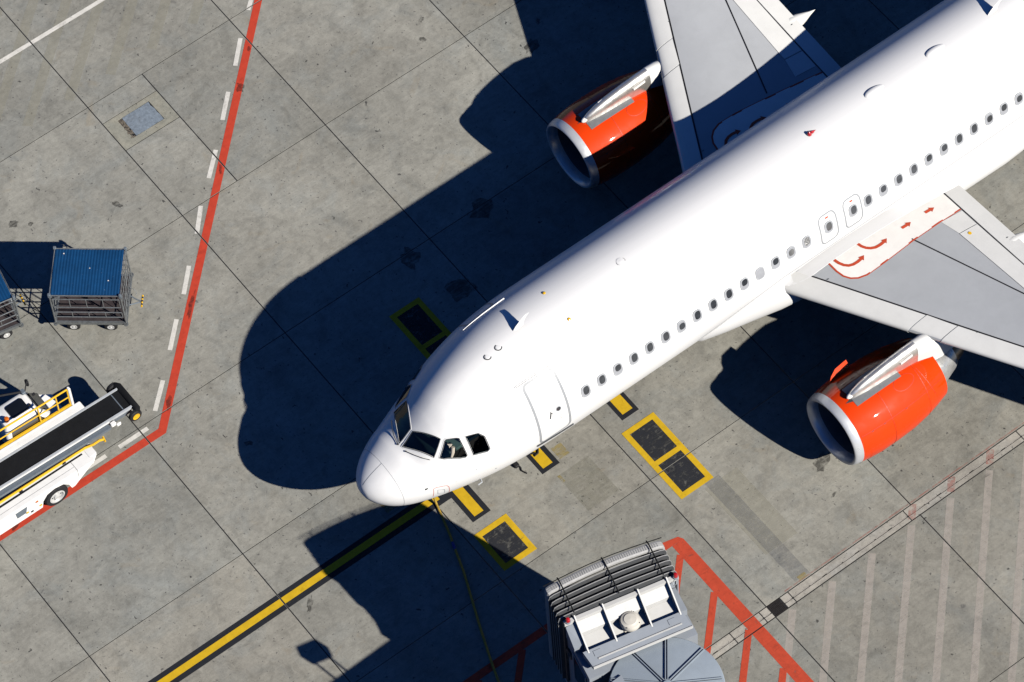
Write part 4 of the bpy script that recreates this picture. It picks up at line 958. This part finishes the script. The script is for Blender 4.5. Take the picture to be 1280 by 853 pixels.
# driver cab
def f(b):
    r = []
    for z, x0, x1, y0, y1, rd in ((.60, -6.05, -4.60, 7.98, 8.95, .08), (1.20, -6.05, -4.58, 7.98, 8.95, .10), (1.78, -6.0, -4.93, 8.0, 8.78, .13), (1.88, -5.95, -4.97, 8.02, 8.74, .15), (1.92, -5.86, -5.05, 8.08, 8.68, .15)):
        ring = []
        for cx_, cy_, a0 in ((x1 - rd, y0 + rd, -90), (x1 - rd, y1 - rd, 0), (x0 + rd, y1 - rd, 90), (x0 + rd, y0 + rd, 180)):
            for k in range(5): a = radians(a0 + 22.5 * k); ring.append((cx_ + rd * cos(a), cy_ + rd * sin(a), z))
        r.append(ring)
    b.loft(r, cap=True)
cab = bb('cab', M['loader'], f)
def rr(x0, x1, y0, y1, rd, z):
    ring = []
    for cx_, cy_, a0 in ((x1 - rd, y0 + rd, -90), (x1 - rd, y1 - rd, 0), (x0 + rd, y1 - rd, 90), (x0 + rd, y0 + rd, 180)):
        for k in range(4): a = radians(a0 + 30 * k); ring.append((cx_ + rd * cos(a), cy_ + rd * sin(a), z))
    return ring
bb('roof_hatch', M['darkglass'], lambda b: b.loft([rr(-5.68, -5.12, 8.14, 8.60, .07, 1.90), rr(-5.67, -5.13, 8.15, 8.59, .07, 1.945), rr(-5.60, -5.20, 8.22, 8.52, .06, 1.955)], cap=True), cab)
bb('windscreen', M['darkglass'], lambda b: b.hexa([(-4.56, 8.10, 1.25), (-4.55, 8.10, 1.25), (-4.55, 8.84, 1.25), (-4.56, 8.84, 1.25), (-4.92, 8.14, 1.76), (-4.86, 8.14, 1.79), (-4.86, 8.66, 1.79), (-4.92, 8.66, 1.76)]), cab)
bb('side_glass', M['darkglass'], lambda b: b.hexa([(-5.9, 7.965, 1.2), (-4.75, 7.965, 1.2), (-4.75, 7.985, 1.2), (-5.9, 7.985, 1.2), (-5.85, 7.985, 1.74), (-5.05, 7.985, 1.74), (-5.05, 8.01, 1.74), (-5.85, 8.01, 1.74)]), cab)
for x in (-5.5, -5.22): bb('roof_clip', M['tyre'], lambda b: b.box(x + .38, x + .46, 8.2 + (x + 5.5) * .8, 8.26 + (x + 5.5) * .8, 1.90, 1.965), cab)
bb('beacon', M['amber'], lambda b: b.lathe((-5.82, 8.22, 1.90), (0, 0, 1), [(0, .075), (.11, .07), (.15, .05), (.16, .0)], 16), cab)
def f(b):
    b.tube([(-4.95, 8.72, 1.75), (-4.72, 8.95, 1.86), (-4.66, 9.02, 1.82)], .018, 8)
bb('mirror_arm', M['tyre'], f, cab)
bb('mirror', M['tyre'], lambda b: b.box(-4.74, -4.66, 8.92, 9.06, 1.62, 1.86, .03), cab)
bb('roof_lamp', M['steelgrey'], lambda b: b.box(-5.05, -4.93, 8.62, 8.78, 1.88, 1.98, .02), cab)
bb('roof_arm', M['tyre'], lambda b: b.tube([(-5.0, 8.70, 1.95), (-5.6, 8.95, 2.02), (-6.3, 9.05, 2.02)], .03, 8), cab)
bb('hood', M['loader'], lambda b: b.hexa([(-4.60, 7.98, .6), (-4.12, 8.05, .6), (-4.12, 8.75, .6), (-4.60, 8.9, .6), (-4.60, 7.98, 1.12), (-4.20, 8.05, .98), (-4.20, 8.72, .98), (-4.60, 8.9, 1.12)]))
bb('cab_step', M['steelgrey'], lambda b: b.box(-6.6, -6.06, 8.0, 8.9, .55, .9))
bb('rear_rack', M['dgrey'], lambda b: (b.tube([(-6.1, 8.0, 1.3), (-6.9, 8.0, 1.3), (-6.9, 8.8, 1.3), (-6.1, 8.8, 1.3)], .02, 6), b.tube([(-6.5, 8.0, 1.3), (-6.5, 8.8, 1.3)], .018, 6)))

# ------------------------------------------------------------------ passenger boarding bridge (u to the right along the canopy, v away from the jet)
EX, EY = .97395, -.22677
jb = thing('boarding_bridge', 'grey passenger boarding bridge with pleated black and white canopy and round cab roof', 'boarding bridge', (1.19, -6.72, 0), atan2(EY, EX))
def jj(name, mat, fn, parent=jb, smooth=30, label=None):
    b = MB(); fn(b); b.v = [(u, -v, z) for u, v, z in b.v]; return b.build(name, mat, parent, smooth, label=label)
W = 3.26
def hoop(k, v, zt, dep, bow, mat, name):
    """one pleat of the canopy: ridge profile swept up one side, over the top, down the other"""
    path = [(0, v, 2.45), (0, v, zt - .16), (.04, v - bow * .1, zt - .04), (.16, v - bow * .25, zt)] + [(.16 + (W - .32) * q / 8, v - bow * sin(pi * (.08 + .84 * q / 8)), zt + .05 * sin(pi * q / 8)) for q in range(1, 8)] + [(W - .16, v - bow * .25, zt), (W - .04, v - bow * .1, zt - .04), (W, v, zt - .16), (W, v, 2.45)]
    r = []; cap_ = []
    for i, q in enumerate(path):
        a, c = Vector(path[max(i - 1, 0)]), Vector(path[min(i + 1, len(path) - 1)]); t = (c - a).normalized()
        n_ = Vector((0, 1, 0)).cross(t).normalized() * -1
        ctr = Vector((W / 2, v, 3.5))
        if n_.dot(Vector(q) - ctr) < 0: n_ = -n_
        p_ = Vector(q); V = Vector((0, 1, 0))
        if name == 'canopy_bumper': sec = [p_ - V * .10 - n_ * .14, p_ - V * .11 - n_ * .02, p_ - V * .06, p_ + V * .06, p_ + V * .10 - n_ * .03, p_ + V * .10 - n_ * .14]
        else: sec = [p_ - V * .05 - n_ * .17, p_ - V * .008, p_ + V * .008, p_ + V * .055 - n_ * .12]
        cap_.append([tuple(x) for x in (p_ - V * .009 - n_ * .012, p_ - V * .009 + n_ * .006, p_ + V * .009 + n_ * .006, p_ + V * .009 - n_ * .012)])
        r.append([tuple(x) for x in sec])
    b = MB(); b.loft(r, closed=False); b.v = [(u, -vv, z) for u, vv, z in b.v]
    o = b.build(name, mat, jb, 20)
    if cap_: b = MB(); b.loft(cap_); b.v = [(u, -vv, z) for u, vv, z in b.v]; b.build('pleat_edge', M['foldw'], o, 20)
    return o
hoop(0, .07, 5.84, .12, .08, M['foldw'], 'canopy_bumper')
for k in range(5): hoop(k, .235 + k * .145, 5.80 - .035 * k, .14, .05 - k * .01, M['fold'], 'canopy_pleat')
jj('canopy_lining', M['dark'], lambda b: (b.box(.09, W - .09, .05, .95, 5.42, 5.58), b.box(.09, .15, .05, .95, 2.4, 5.42), b.box(W - .15, W - .09, .05, .95, 2.4, 5.42)))
for k in range(48):
    u = .18 + k * (W - .36) / 47; t_ = (u - .16) / (W - .32); bo = .08 * sin(pi * (.08 + .84 * t_)); zz = 5.84 + .05 * sin(pi * t_)
    jj('bumper_rib', M['fold2'], lambda b: b.box(u - .009, u + .009, .02 - bo, .125 - bo, zz - .02, zz + .006), smooth=0)
for u in (.42, 1.66, 2.88):
    jj('canopy_strap', M['belt'], lambda b: b.tube([(u, -.12 - .08 * sin(pi * u / W), 5.86), (u, -.02, 5.93), (u, .2, 5.90), (u, .5, 5.85), (u, .86, 5.76)], .019, 6))
jj('canopy_cable', M['belt'], lambda b: b.tube([(W * q / 10, -.06 - .08 * sin(pi * q / 10), 5.885 + .03 * sin(pi * q / 10)) for q in range(11)], .014, 6))
# cab head: sloping roof tray between four fins
jj('cab_body', M['jetgrey'], lambda b: (b.box(.16, 3.14, .90, 2.3, 2.30, 4.85), b.box(.16, 3.14, .90, .98, 4.85, 5.46)))
jj('cab_eave', M['jetwhite'], lambda b: b.box(.10, 3.24, .90, 1.0, 5.46, 5.60))
jj('side_shelf', M['jetgrey'], lambda b: b.hexa([(.12, 1.0, 4.9), (.40, 1.0, 4.9), (.36, 1.5, 4.9), (.12, 1.5, 4.9), (.12, 1.0, 5.42), (.40, 1.0, 5.5), (.36, 1.5, 5.2), (.12, 1.5, 5.1)]))
jj('side_shelf', M['jetgrey'], lambda b: b.box(2.96, 3.14, 1.0, 1.69, 4.86, 5.12))
bays = (.40, 1.17, 2.14, 2.93)
for a, c in zip(bays[:-1], bays[1:]):
    jj('roof_panel', M['jetwhite'], lambda b: b.hexa([(a, 1.0, 5.2), (c, 1.0, 5.2), (c, 1.26, 5.1), (a, 1.26, 5.1), (a, 1.0, 5.46), (c, 1.0, 5.46), (c, 1.26, 5.30), (a, 1.26, 5.30)]), smooth=0)
    jj('roof_panel', M['jetwhite'], lambda b: b.hexa([(a, 1.262, 4.86), (c, 1.262, 4.86), (c, 1.80, 4.86), (a, 1.80, 4.86), (a, 1.262, 5.13), (c, 1.262, 5.13), (c, 1.80, 5.0), (a, 1.80, 5.0)]), smooth=0)
for u in bays:
    jj('roof_fin', M['jetwhite'], lambda b: b.hexa([(u - .018, .92, 5.0), (u + .018, .92, 5.0), (u + .018, 1.78, 4.87), (u - .018, 1.78, 4.87), (u - .018, .92, 5.70), (u + .018, .92, 5.70), (u + .018, 1.78, 5.16), (u - .018, 1.78, 5.16)]), smooth=0)
jj('roof_ledge', M['jetgrey'], lambda b: b.hexa([(.26, 1.70, 4.9), (3.0, 1.70, 4.9), (3.06, 2.16, 4.98), (.34, 2.16, 4.98), (.26, 1.70, 5.17), (3.0, 1.70, 5.17), (3.06, 2.16, 5.10), (.34, 2.16, 5.10)]), smooth=0)
jj('ledge_trim', M['jetwhite'], lambda b: (b.box(.34, 3.07, 2.162, 2.185, 5.02, 5.125), b.box(.55, 2.85, 1.99, 2.02, 5.11, 5.15)))
for u in (.5, 2.55):
    b = MB(); jj('access_plate', M['jetgrey'], lambda b: b.hexa([(u, 1.78, 5.15), (u + .2, 1.78, 5.15), (u + .2, 1.92, 5.13), (u, 1.92, 5.13), (u, 1.78, 5.172), (u + .2, 1.78, 5.172), (u + .2, 1.92, 5.152), (u, 1.92, 5.152)]), smooth=0)
vent = jj('roof_vent', M['beige'], lambda b: b.lathe((1.68, 1.46, 5.05), (0, 0, 1), [(0, .21), (.12, .21), (.13, .25), (.16, .265), (.26, .265), (.31, .24), (.33, .17), (.335, .165), (.345, .16), (.36, .001)], 32))
jj('vent_base', M['beige'], lambda b: b.box(1.46, 1.90, 1.40, 1.74, 4.98, 5.09, .01), vent)
for k in range(4): a = pi * (.25 + .5 * k); jj('vent_bolt', M['dgrey'], lambda b: b.box(1.68 + .245 * cos(a) - .01, 1.68 + .245 * cos(a) + .01, 1.46 + .245 * sin(a) - .01, 1.46 + .245 * sin(a) + .01, 5.34, 5.368), vent)
for u, v in ((.20, .97), (3.16, .97)):
    l_ = jj('warning_lamp', M['redlens'], lambda b: b.lathe((u, v, 5.60), (0, 0, 1), [(.05, .062), (.13, .06), (.17, .04), (.18, .001)], 14)); jj('lamp_base', M['jetgrey'], lambda b: b.lathe((u, v, 5.60), (0, 0, 1), [(0, .08), (.05, .075), (.051, .0)], 14), l_)
jj('lamp_cable', M['lgrey'], lambda b: b.tube([(3.16, 1.05, 5.6), (3.12, 1.12, 5.52), (3.05, 1.10, 5.45), (3.06, 1.02, 5.50)], .012, 6))
jj('railing_post', M['jetgrey'], lambda b: b.tube([(3.2, 1.0, 2.4), (3.2, 1.0, 5.62)], .03, 8))
jj('cab_window', M['darkglass'], lambda b: (b.box(.145, .16, 1.35, 2.05, 3.3, 4.55), b.box(3.14, 3.155, 1.35, 2.05, 3.3, 4.55)))
jj('window_frame', M['jetgrey'], lambda b: (b.box(.13, .16, 1.28, 1.35, 3.25, 4.6), b.box(.13, .16, 2.05, 2.12, 3.25, 4.6), b.box(.13, .16, 1.35, 2.05, 4.55, 4.6)))
jj('wall_fan', M['dgrey'], lambda b: b.lathe((.16, 1.12, 4.2), (-1, 0, 0), [(0, .16), (.06, .16), (.06, .12), (.02, .10), (.03, .0)], 18))
# round cab with ribbed conical roof
CU, CV, RR_ = 1.78, 3.38, 1.46
ro = jj('rotunda_wall', M['dark'], lambda b: b.lathe((CU, CV, 2.3), (0, 0, 1), [(0, 1.38), (2.5, 1.38)], 48))
jj('rotunda_roof', M['jetcon'], lambda b: b.lathe((CU, CV, 4.78), (0, 0, 1), [(-.03, RR_ - .05), (0, RR_), (.10, RR_), (.125, RR_ - .02), (.30, .16), (.31, .001)], 72))
for k in range(9):
    a = radians(-105 + k * 40) ; c_, s_ = cos(a), sin(a)
    jj('roof_rib', M['jetcon'], lambda b: [b.hexa([(CU + d0 * c_ - s_ * (o - .012), CV + d0 * s_ + c_ * (o - .012), z0), (CU + d1 * c_ - s_ * (o - .012), CV + d1 * s_ + c_ * (o - .012), z1), (CU + d1 * c_ - s_ * (o + .012), CV + d1 * s_ + c_ * (o + .012), z1), (CU + d0 * c_ - s_ * (o + .012), CV + d0 * s_ + c_ * (o + .012), z0), (CU + d0 * c_ - s_ * (o - .012), CV + d0 * s_ + c_ * (o - .012), z0 + .06), (CU + d1 * c_ - s_ * (o - .012), CV + d1 * s_ + c_ * (o - .012), z1 + .06), (CU + d1 * c_ - s_ * (o + .012), CV + d1 * s_ + c_ * (o + .012), z1 + .06), (CU + d0 * c_ - s_ * (o + .012), CV + d0 * s_ + c_ * (o + .012), z0 + .06)]) for d0, d1, z0, z1 in ((.14, 1.42, 5.07, 4.895),) for o in (-.03, .03)], smooth=0)
jj('roof_hub', M['jetcon'], lambda b: b.lathe((CU, CV, 5.05), (0, 0, 1), [(0, .17), (.06, .16), (.08, .10), (.12, .09), (.13, .001)], 20))
jj('cab_floor', M['jetgrey'], lambda b: b.lathe((CU, CV, 2.1), (0, 0, 1), [(0, 1.42), (.22, 1.42)], 40, cap=True))
jj('front_floor', M['jetgrey'], lambda b: b.box(.1, 3.16, .1, 3.0, 2.14, 2.30))
# tunnel behind (below the frame), lift column and wheels
def f(b): b.box(.78, 2.78, 4.6, 22, 2.35, 5.0)
tn = jj('tunnel', M['jetgrey'], f, smooth=0)
for k in range(10): jj('tunnel_rib', M['jetgrey'], lambda b: b.box(.74, 2.82, 5.2 + k * 1.6, 5.3 + k * 1.6, 2.33, 5.04), smooth=0)
for u in (.5, 3.06): jj('lift_column', M['jetgrey'], lambda b: b.box(u - .14, u + .14, 7.6, 7.9, .5, 4.9), smooth=0)
jj('lift_beam', M['jetgrey'], lambda b: b.box(.3, 3.26, 7.55, 7.95, 1.95, 2.3), smooth=0)
for u in (1.2, 2.36): jj('wheel', M['tyre'], lambda b: b.lathe((u - .15, 7.75, .5), (1, 0, 0), [(0, .3), (.02, .46), (.08, .5), (.22, .5), (.28, .46), (.3, .3)], 28, cap=True))
jj('wheel_frame', M['jetgrey'], lambda b: b.box(1.4, 2.16, 7.55, 7.95, .4, 1.95), smooth=0)
# service landing and floodlight on the far side, just out of the frame
jj('service_landing', M['jetgrey'], lambda b: b.hexa([(-2.4, 3.45, 4.85), (.9, 2.6, 4.85), (.9, 4.6, 4.85), (-2.4, 4.6, 4.85), (-2.4, 3.45, 5.0), (.9, 2.6, 5.0), (.9, 4.6, 5.0), (-2.4, 4.6, 5.0)]), smooth=0)
jj('landing_column', M['jetgrey'], lambda b: b.box(-2.2, -2.0, 4.2, 4.4, 0, 4.85), smooth=0)
fl = jj('floodlight', M['dgrey'], lambda b: b.box(-1.28, -.70, 2.95, 3.30, 5.58, 5.92, .03))
for u in (-1.2, -.8): jj('floodlight_leg', M['dgrey'], lambda b: b.tube([(u, 3.25, 5.6), (u + .1, 3.75, 4.95)], .03, 6), fl)

# ------------------------------------------------------------------ loose ground equipment
b = MB(); P = [(2.27, -.02, .9), (2.26, -.05, .35), (2.24, -.18, .05), (2.13, -.59, .035), (1.95, -1.2, .035), (1.88, -1.38, .035)]
hz = [(1.81, -1.6, .035), (1.58, -2.29, .035), (1.25, -3.09, .035), (.87, -4.02, .035), (.58, -4.78, .035), (.33, -5.48, .035), (.05, -6.3, .04), (-.1, -7.4, .05), (.1, -8.6, .06), (.6, -9.4, .4), (1.0, -10.2, 2.3)]
cab_ = thing('power_cable', 'yellow ground cable running from the nose across the bridge shadow', 'cable', (1.9, -1.4, 0))
def lc(P): return [(x - 1.9, y + 1.4, z) for x, y, z in P]
MB().tube(lc(P[2:]), .034, 8).build('cable_length', M['hose'], cab_, 60)
MB().tube(lc([(1.88, -1.38, .035), (1.81, -1.6, .035)]), .042, 8).build('cable_joint', M['sleeve'], cab_, 60)
MB().tube(lc(hz), .034, 8).build('cable_length', M['hose'], cab_, 60)
MB().tube(lc(P[:3]), .034, 8).build('cable_length', M['hose'], cab_, 60)
ck = thing('headset_cord', 'black headset box with short cord under the fuselage by the yellow bar', 'headset', (4.7, -.55, 0))
b = MB(); b.box(-.11, .03, -.07, .10, 0, .12, .02); b.build('box', M['tyre'], ck, 30)
MB().tube([(.0, -.02, .05), (.02, -.12, .02), (-.02, -.2, .02), (.03, -.34, .02), (.05, -.37, .02)], .022, 6).build('cord', M['tyre'], ck, 40)
rp = MB(); P = [(5.15, -.40), (5.22, -.52), (5.30, -.55), (5.24, -.62), (5.36, -.60), (5.44, -.50), (5.33, -.44), (5.42, -.38), (5.28, -.34)]
rp.tube([(x - 5.3, y + .5, .03) for x, y in P], .028, 6)
ro_ = rp.build('rope_coil', M['tyre'], None, 40, loc=(5.3, -.5, 0)); tag(ro_, 'small tangle of black rope lying on the yellow stop bar', 'rope')
